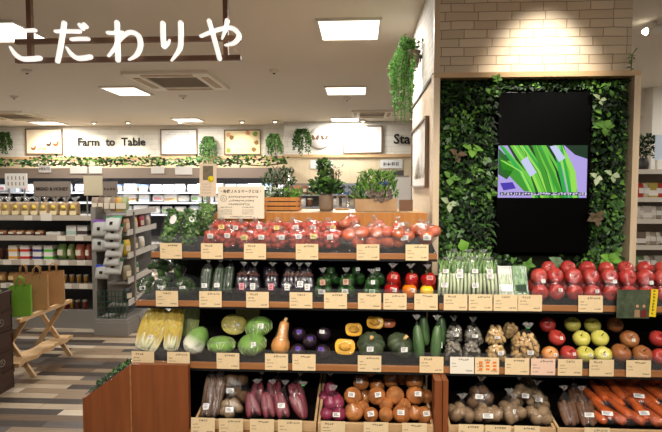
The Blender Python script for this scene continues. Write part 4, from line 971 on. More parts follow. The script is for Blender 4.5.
# cabbages: heads with overlapping leaves, and one cut half behind
def cabbage_mesh(rx, rz):
    mb = MB(); rg = random.Random(int(rx * 1e4)); prof = [(rx * math.sin(PI * (i + .05) / 12.1), -rz * math.cos(PI * (i + .05) / 12.1)) for i in range(13)]
    mb.lathe(prof, 24)
    for k in range(7):                                    # outer leaves lying on the head
        a = k * .9 + rg.uniform(-.2, .2); e = rg.uniform(-.2, .5); cx = []
        for i in range(6):
            for j in range(6):
                u = a + (j - 2.5) * .22; v = e + (i - 2.5) * .24; r = 1.015 + .02 * (((j - 2.5) / 2.5) ** 2 + .3 * math.sin(i * 2 + j))
                cx.append(Vector((rx * r * math.cos(v) * math.cos(u), rx * r * math.cos(v) * math.sin(u), rz * r * math.sin(v))))
        mb.add(cx, [(i * 6 + j, i * 6 + j + 1, (i + 1) * 6 + j + 1, (i + 1) * 6 + j) for i in range(5) for j in range(5)], 0, True)
        for j2 in (-1, 0, 1):
            mb.tube([Vector((rx * 1.035 * math.cos(e + s) * math.cos(a + j2 * .34 * (s + .6)), rx * 1.035 * math.cos(e + s) * math.sin(a + j2 * .34 * (s + .6)), rz * 1.035 * math.sin(e + s))) for s in (-.55, -.2, .2, .5)], [.0028, .0022, .0016, .0008], 5, 1)
    return mb.mesh('head', [M_cab, M_cabd])
CB = [cabbage_mesh(.074, .052), cabbage_mesh(.077, .048)]
for lab, px, dy, dz, k, s, rz, st in (('front green cabbage in film beside the pale cabbage heart', 222, .145, 0, 1, .95, 2.2, []), ('front green cabbage in film beside the squash', 252.5, .145, 0, 0, 1.0, -1.3, [(.02, .05, .022, .02, M_stick)]),
                           ('green cabbage in film stacked on top of the front pair', 259, .22, .065, 0, .98, -1.8, [(.022, .05, .03, .026, M_stick)])):
    packed('wrapped_cabbage', lab, 'cabbage', p3(px, dy, dz), [(CB[k], 'head', (0, 0, .05 * s), (.15, .1, rz), s)], 'wrapped green cabbages', True, None, st, 0, .003, .004, filmname='plastic_wrap', fm=FILMW)
ell = [(.07 * math.sin(PI * (i + .05) / 12.1), .058 - .058 * math.cos(PI * (i + .05) / 12.1)) for i in range(13)]
M_cabcut = mat('cabbage_cut', (206, 186, 92), .5, .3, (152, 150, 74), 22, .5, bump=.6, bscale=40, stretch=(.6, 1, 2))
halfveg('half_cabbage', 'halved cabbage with yellow cut face stacked above the front cabbages', p3(232, .22, .06), (-.5, .15, .1), ell, .05, M_cab, M_cabcut, None, 'cabbage', None, [(.022, .04, .016, .012, M_stick)], True, .2, .004, True)
halfveg('half_cabbage', 'shaded halved cabbage at the back between the two stacked cabbages', p3(246, .36, .08), (-.5, .15, .1), ell, .05, M_cab, M_cabcut, None, 'cabbage', None, [], True, .2, .004, True)
# butternut squash
mb = MB(); mb.lathe([(.001, 0), (.022, .002), (.043, .018), (.05, .042), (.045, .068), (.031, .092), (.026, .12), (.027, .15), (.022, .168), (.006, .174)], 22); BUT = mb.mesh('flesh', M_butt)
packed('butternut_squash', 'tan butternut squash in clear film standing between cabbage and violet vegetables', 'squash', p3(279, .12, .004), [(BUT, 'flesh', (0, 0, 0), (-.35, .16, 0), 1.0), (KSTEM, 'stem', (.028, .06, .16), (-.35, .16, 0), .9)], None, True, None, [], 0, .003, .004, filmname='plastic_wrap')
# dark violet vegetables with violet stickers
VI = [fruit('bulb', .0385, .037, M_viol, 20, 12, .08, .06, noisea=.03) for _ in range(2)]
for lab, px, dy, dz in (('dark violet ball vegetable at the front beside the squash', 298, .11, 0), ('dark violet ball vegetable at the front beside the cut pumpkin', 323, .11, 0), ('dark violet ball vegetable on top in the middle of five', 310, .15, .035),
                        ('dark violet ball vegetable on top beside the cut pumpkin', 324, .21, .05), ('dark violet ball vegetable at the back beside the squash', 299, .24, .035)):
    packed('violet_vegetable', lab, 'violet vegetable', p3(px, dy, dz), [(VI[0], 'bulb', (0, 0, .037), rr3(.6), 1)], 'dark violet vegetables', True, None, [(-.008 if k % 2 else .004, .045, .026, .018, M_purpst if px < 324 else M_stick)], 0, .002, .003, filmname='plastic_wrap'); k += 1
# pumpkins
KB = [fruit('rind', .071, .054, M_kab, 60, 15, .22, .15, .3, 10, .11) for _ in range(2)]
for lab, px, dy, w_ in (('whole dark green pumpkin next to the cut pumpkins', 371, .13, 0), ('whole dark green pumpkin next to the zucchini', 400.5, .13, 1)):
    t = packed('whole_pumpkin', lab, 'pumpkin', p3(px, dy, 0), [(KB[0], 'rind', (0, 0, .054), (.55, .05 * w_, w_), 1, [('stem', KSTEM, (0, 0, .045), (0, 0, 0))])], 'whole green pumpkins', False, None, [(.014 if w_ else -.006, .03, .034, .024, M_stick)])
def kab_prof(r, h): return [(r * k, h * z) for k, z in ((.25, .0), (.66, .03), (.9, .2), (1, .45), (.97, .7), (.8, .9), (.55, .97), (.3, .93))]
def seeds(r, h):
    def f(t):
        mb = MB(); mb.lathe([(.001, -.012), (.6 * r, -.006), (.62 * r, .0), (.45 * r, .004), (.001, .002)], 18, fn=lambda p: Vector((p.x, p.z - .006, p.y * .62 + h * .5)))
        mb.build('seed_hollow', M_kabs, t)
    return f
for lab, px, dy, dz, r, h, m_, st in (('cut pumpkin half with bright yellow flesh at the front', 344.5, .13, 0, .054, .082, M_kabf, [(.004, .03, .04, .026, M_stick)]), ('cut pumpkin half with yellow flesh stacked second, leaning back', 354, .23, .06, .047, .07, M_kabf, [(.008, .025, .036, .022, M_stick)]),
                              ('cut pumpkin half with yellow flesh topmost of the stack', 374.5, .26, .09, .047, .068, M_kabf, [(.01, .025, .04, .018, M_stick)]), ('cut pumpkin with deep orange flesh behind the whole pumpkins', 388, .34, .066, .042, .052, M_kabo, [])):
    halfveg('half_pumpkin', lab, p3(px, dy, dz), (-.35, .03, R.uniform(-.2, .2)), kab_prof(r, h), r * .8, M_kab, m_, 'cut pumpkin halves', 'pumpkin', seeds(r, h) if m_ is M_kabf else None, st, True, .05)
# zucchini in bags
ZU = [fruit('zucchini', .030, .088, M_zuc, 18, 14, 0, 0, taper=-.12, sq=.5, noisea=.03) for _ in range(2)]
for k_, (px, dy) in enumerate(((418, .11), (436, .11))):
    long_bag('bagged_zucchini', ('fat green zucchini in a bag beside the whole pumpkins', 'fat green zucchini in a bag beside the grey mushrooms')[k_], 'zucchini bag', 2, px, dy, [ZU[k_]], 1, 0, .155, .3, -.08 if k_ == 0 else .05, [(.004 if k_ == 0 else .01, .05, .038, .032, M_stick)], 'bagged zucchini', .035, 'zucchini', .03, .93)
for k_, (px, dy) in enumerate(((424, .26), (441, .26))):
    long_bag('bagged_zucchini', ('rear zucchini bag in shadow behind the front zucchini pair', 'rear zucchini bag in shadow beside the rear mushroom bags')[k_], 'zucchini bag', 2, px, dy, [ZU[k_]], 1, 0, .155, .2, .0, [], 'bagged zucchini', .03, 'zucchini', .03, .9)
# mushrooms, nuts
mb = MB(); mb.lathe([(.004, -.018), (.0045, -.004), (.013, .0), (.014, .004), (.009, .010), (.001, .012)], 10); MU = mb.mesh('mushroom', M_mush)
NU = [fruit('nut', .011, .02, M_nut, 9, 8, 0, 0, lobes=2, amp=.1, sq=.7, noisea=.2) for _ in range(2)]
def fill(meshes, n, rx, ry, h, r, seed, part, bottom=0):
    rg = random.Random(seed); out = []
    for k in range(n):
        for _ in range(40):
            z = rg.uniform(r, h); f = math.sqrt(max(0, 1 - (z / h - .35) ** 2 / .6)); p = Vector((rg.uniform(-1, 1) * rx * f, rg.uniform(-1, .8) * ry * f, z))
            if all((p - o[2]).length > r * 1.25 for o in out): break
        out.append((rg.choice(meshes), part, p, (rg.uniform(-1, 1), rg.uniform(-1, 1), rg.uniform(-3, 3)), rg.uniform(.85, 1.15)))
    return out
M_dl = mat('dark_band', (36, 38, 30), .5, .3)
for k_, (px, dy, dz) in enumerate(((453, .11, 0), (471, .11, 0), (454, .24, .03), (473, .24, .03))):
    lab = ('front bag of grey mushrooms beside the zucchini', 'front bag of grey mushrooms beside the nut bags', 'rear bag of grey mushrooms beside the zucchini', 'rear bag of grey mushrooms beside the nut bags')[k_]
    packed('bagged_mushrooms', lab, 'mushroom bag', p3(px, dy, dz), fill([MU], 34, .036, .028, .085, .013, k_, 'mushroom'), 'bags of grey mushrooms', True, (0, .02, .12), [(0, .028, .05, .018, M_dl)] if k_ < 2 else [(0, .04, .03, .016, M_stick)], 0, .004, .005, .02)
for lab, px, dy, dz, rx, h, n, neck in (('front bag of shelled nuts beside the mushrooms', 496, .11, 0, .036, .075, 34, None), ('rear bag of nuts stacked behind the front nut bag', 495, .22, .04, .038, .085, 34, None), ('shaded rear nut bag behind the tied nut bag', 511, .3, .04, .034, .08, 26, None),
                                     ('big tied bag of nuts with a green tie', 524.5, .12, 0, .056, .13, 62, (.012, .01, .165))):
    packed('bagged_nuts', lab, 'nut bag', p3(px, dy, dz), fill(NU, n, rx, rx * .7, h, .0145, int(px), 'nut'), 'bags of nuts', True, neck, [(.012, .035, .03, .022, M_stick)] if dy < .2 else [(.0, .03, .03, .012, M_stick)] if dz and dy < .25 else [], 0, .004, .004, .024, M_tie if neck else None)
# apples of the third shelf, lying open
def apple(kind, lab, px, dy, dz=0, sc=1, st=True, rot=None):
    q = p3(px, dy, dz); g = {'red': 'loose red apples on the third shelf', 'striped': 'loose red apples on the third shelf', 'yellow': 'loose yellow apples on the third shelf', 'russet': 'loose russet apples on the third shelf'}[kind]
    return packed('apple', lab, 'apple', q, [(R.choice(AP[kind]), 'flesh', (0, 0, .04 * sc), rot or (R.uniform(.3, .9), R.uniform(-.4, .4), 0), sc, [('stem', STEM, (0, 0, .026))])], g, False, None, [(R.uniform(-.004, .018), .035, .016, .015, M_stick)] if st else [])
apple('red', 'red apple on top of the striped apples beside the nuts', 556, .19, .05)
apple('striped', 'striped yellow and red apple at the front nearest the nuts', 549.5, .115, 0, .98)
apple('red', 'red apple at the front beside the front yellow apples', 568, .115, 0, .97)
apple('yellow', 'upper yellow apple nearest the red apples', 581, .19, .052, 1, False); apple('yellow', 'upper yellow apple nearest the russet apples', 599, .19, .052, 1.02, False)
apple('yellow', 'lower front yellow apple nearest the red apples', 584.5, .115); apple('yellow', 'lower front yellow apple nearest the russet apples', 602.5, .115)
apple('yellow', 'shaded yellow apple at the back nearest the red apples', 572, .33, .07, 1, False); apple('yellow', 'shaded yellow apple at the back nearest the russet apples', 592, .33, .07, 1, False)
apple('russet', 'upper russet brown apple beside the yellow apples', 628.5, .19, .05, 1.08, True); apple('russet', 'lower russet brown apple nearest the yellow apples', 620.5, .115, 0, 1.12, False)
apple('russet', 'lower russet brown apple nearest the last red apples', 641.5, .115, 0, 1.08, False); apple('russet', 'shaded russet apple at the back near the yellow apples', 614, .33, .07, 1, False)
apple('red', 'upper red apple at the far end past the russet apples', 657, .2, .05); apple('red', 'lower red apple at the far end past the russet apples', 659, .115, 0, .95, False)
apple('red', 'shaded red apple behind the top red apple by the nuts', 547, .32, .07, 1, False)

# ------------------------------------------------------------------ lowest bins
def b4(px, dy, dz=0):
    q = shelf_loc(3, px, dy, dz); q.z -= .006; return q
BU = [fruit('burdock_root', .0125, .11, M_burd, 10, 12, 0, 0, sq=.35, noisea=.1) for _ in range(2)]
for k_, px in enumerate((206, 217)):
    q = b4(px, .07 + .06 * k_, .012); its = [(BU[j % 2], 'burdock_root', (-.022 + .015 * j, .01 * (j % 2), .085), (-.7, R.uniform(-.05, .1), 0), .9) for j in range(4)]
    packed('bagged_burdock', ('bag of long brown burdock roots at the end of the first bin', 'rear bag of long brown burdock roots next to the taro bag')[k_], 'burdock bag', q, its, 'bags of burdock roots', True, (0, .09, .2), [(-.004, .03, .028, .03, M_stick)] if k_ == 0 else [], 0, .004, .005, .018, M_tie if k_ == 0 else None)
TA = [fruit('taro', .03, .036, M_taro, 14, 10, noisea=.2) for _ in range(2)]
packed('bagged_taro', 'large rear bag of brown taro roots in the first bin', 'taro bag', b4(236, .25, .01), fill(TA, 9, .055, .045, .14, .03, 3, 'taro'), 'bags of taro roots', True, (0, .03, .18), [(-.01, .07, .04, .026, M_stick)], 0, .005, .005, .02)
packed('bagged_taro', 'front bag of pale taro roots with white label in the first bin', 'taro bag', b4(229, .08, .0), fill([fruit('taro', .026, .03, M_pot, 14, 10, noisea=.2)], 6, .05, .035, .07, .026, 4, 'taro'), 'bags of taro roots', True, (.0, .03, .10), [(.004, .04, .04, .024, M_stick)], 0, .005, .006, .02)
SP = [fruit('sweet_potato', .019, .062, M_sweet, 14, 12, 0, 0, sq=.8, noisea=.12) for _ in range(3)]
for k_, (px, dy, n, st) in enumerate(((251, .08, 3, 0), (267, .08, 3, 0), (281, .10, 3, 1), (299, .08, 4, 0), (258, .22, 3, 0), (275, .24, 3, 0), (297, .22, 4, 1))):
    q = b4(px, dy, .014); its = [(SP[j % 3], 'sweet_potato', (-.024 + .048 * (j + .5) / n * 1.0, .016 * (j % 2), .05), (-.75, R.uniform(-.1, .25), R.uniform(0, 1)), 1) for j in range(n)]
    packed('bagged_sweet_potatoes', ('front' if dy < .15 else 'rear') + ' bag of reddish sweet potatoes, %s from the taro bags' % ordn(k_ if k_ < 4 else k_ - 4), 'sweet potato bag', q, its, 'bags of sweet potatoes', True, (.012, .075, .13), [(.004, .045, .036, .022, M_stick)] if st else [], 0, .004, .006, .018, M_tie if k_ == 3 else None)
for k_, (px, dy, sp_) in enumerate(((333, .08, ((-.03, 0, 0), (.03, .0, 0), (0, .05, 0), (-.016, .015, .05), (.02, .03, .045))), (330, .26, ((-.03, 0, 0), (.03, .0, 0), (0, .01, .05))))):
    heap('bagged_red_onions', ('front', 'rear')[k_] + ' bag of red onions in the onion bin', 'red onion bag', 3, px, dy, [(RON[j % 2], l) for j, l in enumerate(sp_)], 'bags of red onions', (0, .03, .15), [(.018, .03, .036, .022, M_stick)] if k_ == 0 else [], .034, None, -.004, .02, .004, .4)
onions = [(354, .09, 0, 'front', 0), (371, .08, -.002, 'front', .8), (386, .08, 0, 'front', .8), (402, .08, 0, 'front', 1), (424.5, .085, 0, 'front', .9), (353, .18, .045, 'middle', 1), (377, .18, .05, 'middle', 1), (395, .18, .055, 'middle', 1), (415, .19, .05, 'middle', 1.02),
          (426, .24, .03, 'middle', .8), (361, .33, .05, 'rear', .95), (377, .34, .03, 'rear', .9), (391, .36, .055, 'rear', .95), (403, .38, .06, 'rear', .9), (414, .31, .07, 'rear', 1), (365, .26, .01, 'middle', .8), (363, .135, .022, 'middle', .72), (386, .15, .03, 'middle', .8), (404, .15, .03, 'middle', .75), (414.5, .11, .012, 'front', .82), (369, .40, .09, 'rear', .9), (384, .42, .1, 'rear', .85)]
cnt = {}
for px, dy, dz, row, sc in onions:
    sc = sc or 1.05; kk = cnt.get(row, 0); cnt[row] = kk + 1
    packed('wrapped_onion', 'golden onion in film, %s row, %s from the red onions' % (row, ordn(kk)), 'onion', b4(px, dy, dz + .001), [(ON[kk % 3], 'bulb', (0, 0, .042 * sc), (R.uniform(.2, 1.1), R.uniform(-.5, .5), 0), sc)], 'golden onions in the onion bin', True, None,
           [(R.uniform(-.01, .012), .05 * sc, .034, .024, M_stick)] if (row, kk) in (('front', 3), ('front', 4), ('middle', 0), ('middle', 1), ('middle', 3), ('rear', 0), ('front', 1)) else [], 0, .002, .003, filmname='plastic_wrap')
PO = [fruit('potato', .027, .034, M_pot, 14, 10, noisea=.16) for _ in range(3)]
DK = [fruit('potato', .027, .033, mat('dark_potato_skin', (120, 88, 62), .7, .2, (92, 64, 44), 14, .7), 14, 10, noisea=.16) for _ in range(2)]
for k_, (lab, ms, px, dy, n, rx, h, st) in enumerate((('dark bag of brown potatoes at the back of the third bin', DK, 481, .24, 10, .055, .10, [(-.02, .07, .04, .022, M_stick)]), ('front bag of small potatoes at the corner of the third bin', PO, 464, .08, 6, .05, .05, []), ('front bag of pale potatoes under the dark potato bag', PO, 489, .08, 7, .055, .055, [(-.01, .03, .05, .022, M_stick)]),
        ('middle bag of pale potatoes with white label in the third bin', PO, 509, .16, 8, .05, .075, [(.02, .04, .04, .022, M_stick)]), ('front bag of pale potatoes in the middle of the third bin', PO, 517, .08, 6, .05, .05, []), ('front bag of large pale potatoes beside the carrot bin', PO, 541, .08, 7, .052, .06, []),
        ('rear bag of pale potatoes with label beside the dark potato bag', PO, 519, .29, 9, .05, .09, [(.01, .06, .036, .022, M_stick)]), ('rear bag of pale potatoes beside the carrot bin', PO, 537, .26, 8, .045, .075, [(-.01, .05, .036, .02, M_stick)]))):
    packed('bagged_potatoes', lab, 'potato bag', b4(px, dy, 0), fill(ms, n, rx, .038, h, .025, k_ + 20, 'potato'), 'bags of potatoes', True, (0, .02, h + .05), st, 0, .005, .006, .02)
CA = [fruit('carrot', .0225, .08, M_car, 14, 12, .1, 0, taper=.3, sq=.55, noisea=.05) for _ in range(3)]
BRT = [fruit('salsify_root', .015, .06, mat('brown_root', (122, 84, 60), .7, .2, (96, 64, 44), 16, .7), 12, 10, 0, 0, sq=.6, noisea=.12) for _ in range(2)]
for k_, (px, dy, st) in enumerate(((571, .09, 0), (589, .09, 1), (578, .25, 0))):
    its = [(BRT[j % 2], 'root', (-.03 + .02 * j, .014 * (j % 2), .045), (-.9, R.uniform(-.1, .1), 0), 1) for j in range(4)]
    packed('bagged_roots', ('front bag of brown roots at the near edge of the carrot bin', 'front bag of brown roots touching the carrot bags', 'rear bag of brown roots in the carrot bin')[k_], 'root bag', b4(px, dy, .012), its, 'bags of brown roots', True, (0, .08, .13), [(.0, .035, .045, .02, M_stick)] if st else [], 0, .004, .005, .018)
for k_, (px, dy, st) in enumerate(((603, .08, 1), (622, .08, 0), (641, .08, 1), (659, .08, 0), (600, .2, 0), (617, .22, 0), (634, .2, 1), (653, .22, 0), (612, .34, 0), (630, .34, 0), (650, .35, 0))):
    its = [(CA[j % 3], 'carrot', (-.048 + .048 * j, .03 * (j % 2), .05 + .018 * (j % 2)), (R.uniform(1.65, 2.0), 0, R.uniform(.1, .55)), R.uniform(.85, 1.05)) for j in range(3)]
    row = 'front' if dy < .15 else 'middle' if dy < .3 else 'rear'
    packed('bagged_carrots', '%s bag of orange carrots, %s from the brown roots' % (row, ordn(k_ if k_ < 4 else k_ - 4 if k_ < 8 else k_ - 8)), 'carrot bag', b4(px, dy + .05, .004 + (.035 if dy > .15 else 0) + (.03 if dy > .3 else 0)), its, 'bags of carrots', True, None, [(.0, .055, .05, .02, M_stick)] if st else [], 0, .004, .005)
# greens in the flank bin
for k_, (u, Y) in enumerate(((.30, 2.61), (.48, 2.61), (.64, 2.61), (.78, 2.615), (.36, 2.78), (.68, 2.78))):
    q = Vector((XA + (XB - XA) * u, Y, za + (zb - za) * u - .052)); rg = random.Random(k_); t = thing('bagged_leaf_greens', '%s bag of dark greens lying in the side bin, %s from its low corner' % (('front', 'rear')[k_ > 3], ordn(k_ if k_ < 4 else k_ - 4)), 'vegetable bag', q, (0, -.66, 0), 'bags of greens in the side bin')
    mb = MB()
    for j in range(90): mb.leaf((rg.uniform(-.04, .04), rg.uniform(-.04, .04), rg.uniform(.015, .055)), (rg.uniform(-1, 1), rg.uniform(-1, .5), rg.uniform(-.2, 1)), (0, -.6, 1), .034, .018, rg.choice((0, 0, 0, 1)))
    mb.build('leaves', M_herb, t); pts = [Vector((a, b, c)) for a in (-.055, .055) for b in (-.055, .055) for c in (.003, .06)]
    mb, bvh = film_hull(pts, .002, None, k_, .008); mb.build('plastic_bag', [FILM], t)

# ------------------------------------------------------------------ back wall pictures, lettering, plants
M_frame = mat('bronze_frame', (112, 90, 66), .5, .4)
YW = YB - .012
def picture(lab, x0, x1, y0, y1, Y, m_bg, deco=None, cat='picture', fwid=1.1, name='framed_picture', frame=M_frame, mat_b=None):
    a = at(x0, y1, Y); b = at(x1, y0, Y); w2 = (b.x - a.x) / 2; h2 = (b.z - a.z) / 2; t = thing(name, lab, cat, ((a.x + b.x) / 2, Y, (a.z + b.z) / 2)); f_ = fwid * pxm(Y); mb = MB()
    mb.box(-w2, w2, -.03, .0, h2 - f_, h2); mb.box(-w2, w2, -.03, .0, -h2, -h2 + f_); mb.box(-w2, -w2 + f_, -.03, 0, -h2 + f_, h2 - f_); mb.box(w2 - f_, w2, -.03, 0, -h2 + f_, h2 - f_)
    mb.build('frame', frame, t); boxobj('print', (-w2 + f_, w2 - f_, -.015, 0, -h2 + f_, h2 - f_), m_bg, t)
    if deco: deco(t, w2, h2)
    return t
def flat(mb, pts, y=-.018, mi=0): mb.add([(x, y, z) for x, z in pts], [tuple(range(len(pts)))], mi)
def hens(t, w2, h2):
    mb = MB(); s = pxm(YW)
    for k, (x, z, sc) in enumerate(((-11.5, -6.6, 1.1), (-5.5, -7, .8), (0, -7, 1), (4.8, -2.6, 1.2), (12.2, -2.2, 1.4), (5, -7.5, .6), (12, -7.5, .7))):
        P = [(-2.6, 1.6), (-1.4, .2), (.6, .2), (1.5, 1.9), (2.3, 2.4), (2.6, .6), (1.8, -1.6), (-.2, -2.2), (-2, -1.4)]
        flat(mb, [((x + a * sc) * s, (z + b_ * sc) * s) for a, b_ in P][::-1], -.0165, k % 4)
    mb.build('hen_figures', [mat('hen_rust', (140, 80, 50), .8, .1), mat('hen_tan', (196, 160, 110), .8, .1), mat('hen_yellow', (226, 190, 90), .8, .1), mat('hen_dark', (72, 50, 40), .8, .1)], t)
def lines(n, cols=1, ht=.022):
    def f(t, w2, h2):
        mb = MB(); rg = random.Random(n)
        for k in range(n):
            z = h2 * (.72 - 1.4 * k / n); L_ = w2 * rg.uniform(1.0, 1.6)
            nn = int(L_ / (ht * 1.12)); glyphs(mb, -nn * ht * .56, z, nn, ht, -.017, rg)
        mb.build('printed_text', mat('faint_print', (170, 164, 160), .8, .1), t)
    return f
def patches(t, w2, h2):
    mb = MB(); rg = random.Random(8)
    for x, z in ((-.75, .6), (-.78, -.65), (.7, .65), (.75, -.05), (.6, -.6), (-.6, .35), (.3, .75)):
        P = [(w2 * x + .06 * math.cos(a) * rg.uniform(.6, 1.1), h2 * z + .055 * math.sin(a) * rg.uniform(.6, 1.1)) for a in (2 * PI * k / 9 for k in range(9))]
        flat(mb, P[::-1], -.0165, rg.randrange(3))
    mb.build('plant_figures', [mat('poster_green', (130, 150, 70), .8, .1), mat('poster_rust', (206, 150, 104), .8, .1), mat('poster_brown', (140, 110, 70), .8, .1)], t)
picture('framed picture of little hens on the white brick wall', 26.5, 62.5, 128.5, 154.5, YW, mat('print_cream', (228, 212, 182), .8, .2), hens)
picture('framed white notice with faint lines of writing beside the hanging fern', 161, 197.5, 129, 155, YW, mat('print_white', (232, 230, 226), .8, .2), lines(7))
picture('framed yellow poster with plants round its border', 224.5, 261, 129.5, 155, YW, mat('print_yellow', (224, 208, 166), .8, .2), patches)
picture('wide framed white notice with faint writing above the wood panelling', 343, 382.5, 125.5, 153.5, YS - .012, mat('print_white', (232, 230, 226), .8, .2), lines(8))
def text_sign(lab, body, x0, x1, yc, Y, hpx):
    a = at(x0, yc, Y); b = at(x1, yc, Y); t = thing('wall_lettering', lab, 'sign', ((a.x + b.x) / 2, Y, a.z))
    me = text_mesh(body, 1, .015, .022); xs = [v.co.x for v in me.vertices]; w_ = max(xs) - min(xs); k = (b.x - a.x) / w_
    me.materials.clear(); me.materials.append(mat('letter_black', (30, 26, 24), .6, .3)); inst('letters', me, t, (0, -.014, 0), (PI / 2, 0, 0), k); return t
text_sign('black lettering reading Farm to Table on the white brick wall', 'Farm  to  Table', 78, 145.5, 142.5, YW, 12)
text_sign('black lettering beginning Sta on the brick wall beside the pillar', 'Sta', 393.5, 410, 139.5, YS - .012, 12)
# round butterfly plaque
q = at(320, 138, YS - .012); t = thing('wall_plaque', 'round white plaque with a pair of butterflies on the brick wall', 'wall art', q); mb = MB(); mb.lathe([(.2, 0), (.21, .01), (.2, .02)], 28, fn=lambda p: Vector((p.x, -p.z, p.y))); mb.build('disc', M_white, t); mb = MB()
for x in (-.09, .09):
    for s in (-1, 1):
        flat(mb, [(x, -.02), (x + s * .035, .05), (x + s * .075, .055), (x + s * .07, .0), (x + s * .05, -.045)][::s], -.022)
mb.build('butterfly_figures', M_brown, t)

def fern(lab, px, py, wpx, hpx, Y, n=30, pot=False):
    s = pxm(Y); q = at(px, py - hpx / 2, Y); t = thing('hanging_fern', lab, 'plant', (q.x, Y, q.z), 0, 'ferns hung on the far wall'); rg = random.Random(int(px)); mb = MB(); W = wpx * s / 2; H = hpx * s
    for k in range(n):
        x0 = rg.uniform(-.5, .5) * W; x1 = rg.uniform(-1, 1) * W; h = H * rg.uniform(.55, 1.05) * (1 - .15 * abs(x1 / W)); pts = [Vector((x0 * .6, 0, -.02)), Vector(((x0 + x1) / 2, -.08, -.02 - h * .12 + .05)), Vector((x1, -.09, -h * .5)), Vector((x1 * 1.02, -.06, -h))]
        mb.tube(pts, .004, 4, 1)
        for j in range(34):
            u = rg.random() * 2.99; i = int(u); p = pts[i].lerp(pts[i + 1], u - i)
            mb.leaf(p, (rg.uniform(-.6, .6), rg.uniform(-.6, .1), rg.uniform(-1, .1)), (0, -1, .3), .045, .018, rg.choice((0, 0, 1, 2)))
    mb.build('fronds', [LG[1], LG[0], LG[2]], t); mb = MB(); mb.lathe([(.05, -.10), (.07, 0)], 12, (0, .025, 0)); mb.build('wall_pot', M_steel, t); return t
fern('green fern hung on the wall at the edge left of the hens', 6, 143.5, 17, 22, YW - .1)
fern('green fern hung between the white notice and the yellow poster', 209, 149, 16, 25, YW - .1)
fern('dark green fern hung on the wall corner beside the yellow poster', 275, 145, 15, 22, YW - .1)
fern('green fern hung on the stepped wall beside the butterflies', 302.5, 142, 17, 26, YS - .1)

# chilled case along the back wall
YC = 9.55; XC0 = -8.3; XC1 = xat(286, YC, 1.8)
case = thing('chilled_display_case', 'long taupe chilled display case along the back wall', 'refrigerated case', ((XC0 + XC1) / 2, 10.0, 0)); M_taupe = mat('taupe_fascia', (142, 126, 112), .6, .3)
zf0 = 1.5 + 10.2 * YC / F; zf1 = 1.5 + 20.5 * YC / F
part('fascia', (XC0, XC1, YC, YC + .06, zf0, zf1), M_taupe, case); part('top_panel', (XC0, XC1, YC + .06, 10.6, zf1 - .04, zf1), M_taupe, case)
part('back_panel', (XC0, XC1, 10.5, 10.6, 0, zf1 - .04), mat('case_back', (62, 62, 66), .5, .3), case); part('base', (XC0, XC1, YC, 10.5, 0, .45), M_steel, case); part('side_panel', (XC1, XC1 + .04, YC, 10.6, 0, zf1), M_taupe, case)
M_shw = mat('case_shelf', (206, 208, 212), .4, .4); CASEZ = [1.5 - (y - 188) * 9.85 / F for y in (192, 202.5, 214.5)]
for z in CASEZ: part('shelf', (XC0, XC1, 9.8, 10.5, z - .03, z), M_shw, case)
part('lamp_tube', (XC0, XC1, YC + .1, YC + .14, zf0 + .04, zf0 + .07), mat('case_lamp', (240, 246, 255), .4, .3, emit=((235, 243, 255), 6)), case)
area('case_light', ((XC0 + XC1) / 2 + 1.2, YC + .12, zf0 + .03), 5.6, .06, 190, (.88, .94, 1), (-.5, 0, 0))
CP = [mat('pack_%s' % n_, c, .35, .5) for n_, c in (('white', (236, 236, 234)), ('ivory', (228, 220, 200)), ('pink', (214, 150, 150)), ('blue', (120, 150, 196)), ('tan', (196, 160, 116)), ('green', (130, 166, 110)), ('pale', (214, 222, 232)))]
def pack_mesh(k, w_, h, d, m1, m2, style=0):
    mb = MB()
    if style == 0:                                                # pillow pack with crimped ends
        for j, (z, a) in enumerate(((0, 0),)): pass
        prof = [(-.5, .06), (-.42, .5), (-.2, .95), (.1, 1), (.36, .7), (.44, .25), (.5, .06)]
        vs = []; n = 10
        for z, r in prof:
            for i in range(n):
                a = 2 * PI * i / n; vs.append(Vector((w_ / 2 * math.copysign(abs(math.cos(a)) ** .6, math.cos(a)) * (.9 + .1 * r), d / 2 * r * math.sin(a), h * (z + .5))))
        m = len(prof); mb.add(vs, [(i * n + q, i * n + (q + 1) % n, (i + 1) * n + (q + 1) % n, (i + 1) * n + q) for i in range(m - 1) for q in range(n)] + [tuple(range(n))[::-1], tuple((m - 1) * n + q for q in range(n))], 0, True)
        mb.box(-w_ * .3, w_ * .3, -d * .53, -d * .5, h * .3, h * .65, 1)
    elif style == 1:                                              # tub with lid
        mb.lathe([(w_ * .38, 0), (w_ * .46, h * .8), (w_ * .46, h * .82)], 16, mi=0); mb.lathe([(w_ * .5, h * .8), (w_ * .5, h * .95), (w_ * .4, h)], 16, mi=1)
    else:                                                         # carton with band
        mb.box(-w_ / 2, w_ / 2, -d / 2, d / 2, 0, h); mb.box(-w_ / 2 - .001, w_ / 2 + .001, -d / 2 - .001, d / 2 + .001, h * .15, h * .5, 1)
    return mb.mesh('chilled_pack', [m1, m2])
RC = random.Random(21)
CPK = [pack_mesh(k, RC.uniform(.19, .26), RC.uniform(.14, .17), .13, CP[0 if k % 5 else 6], CP[(1, 2, 3, 4, 5, 6)[k % 6]], (0, 0, 1, 2, 0, 2)[k % 6]) for k in range(12)]
for z, x0, x1, lab in ((CASEZ[0], 2, 284, 'small white pack on the topmost shelf of the chilled case'), (CASEZ[1], 118, 284, 'small white pack on the middle shelf of the chilled case'), (CASEZ[2], 128, 214, 'small white pack on the lowest visible shelf of the chilled case')):
    px = x0
    while px < x1:
        o = inst('chilled_pack', RC.choice(CPK), None, (xat(px, 9.92, z), 9.92, z + .001), (0, 0, RC.uniform(-.2, .2))); tag(o, lab, 'food pack', 'packs on a shelf of the chilled case: ' + lab[20:]); px += RC.uniform(11.5, 14)
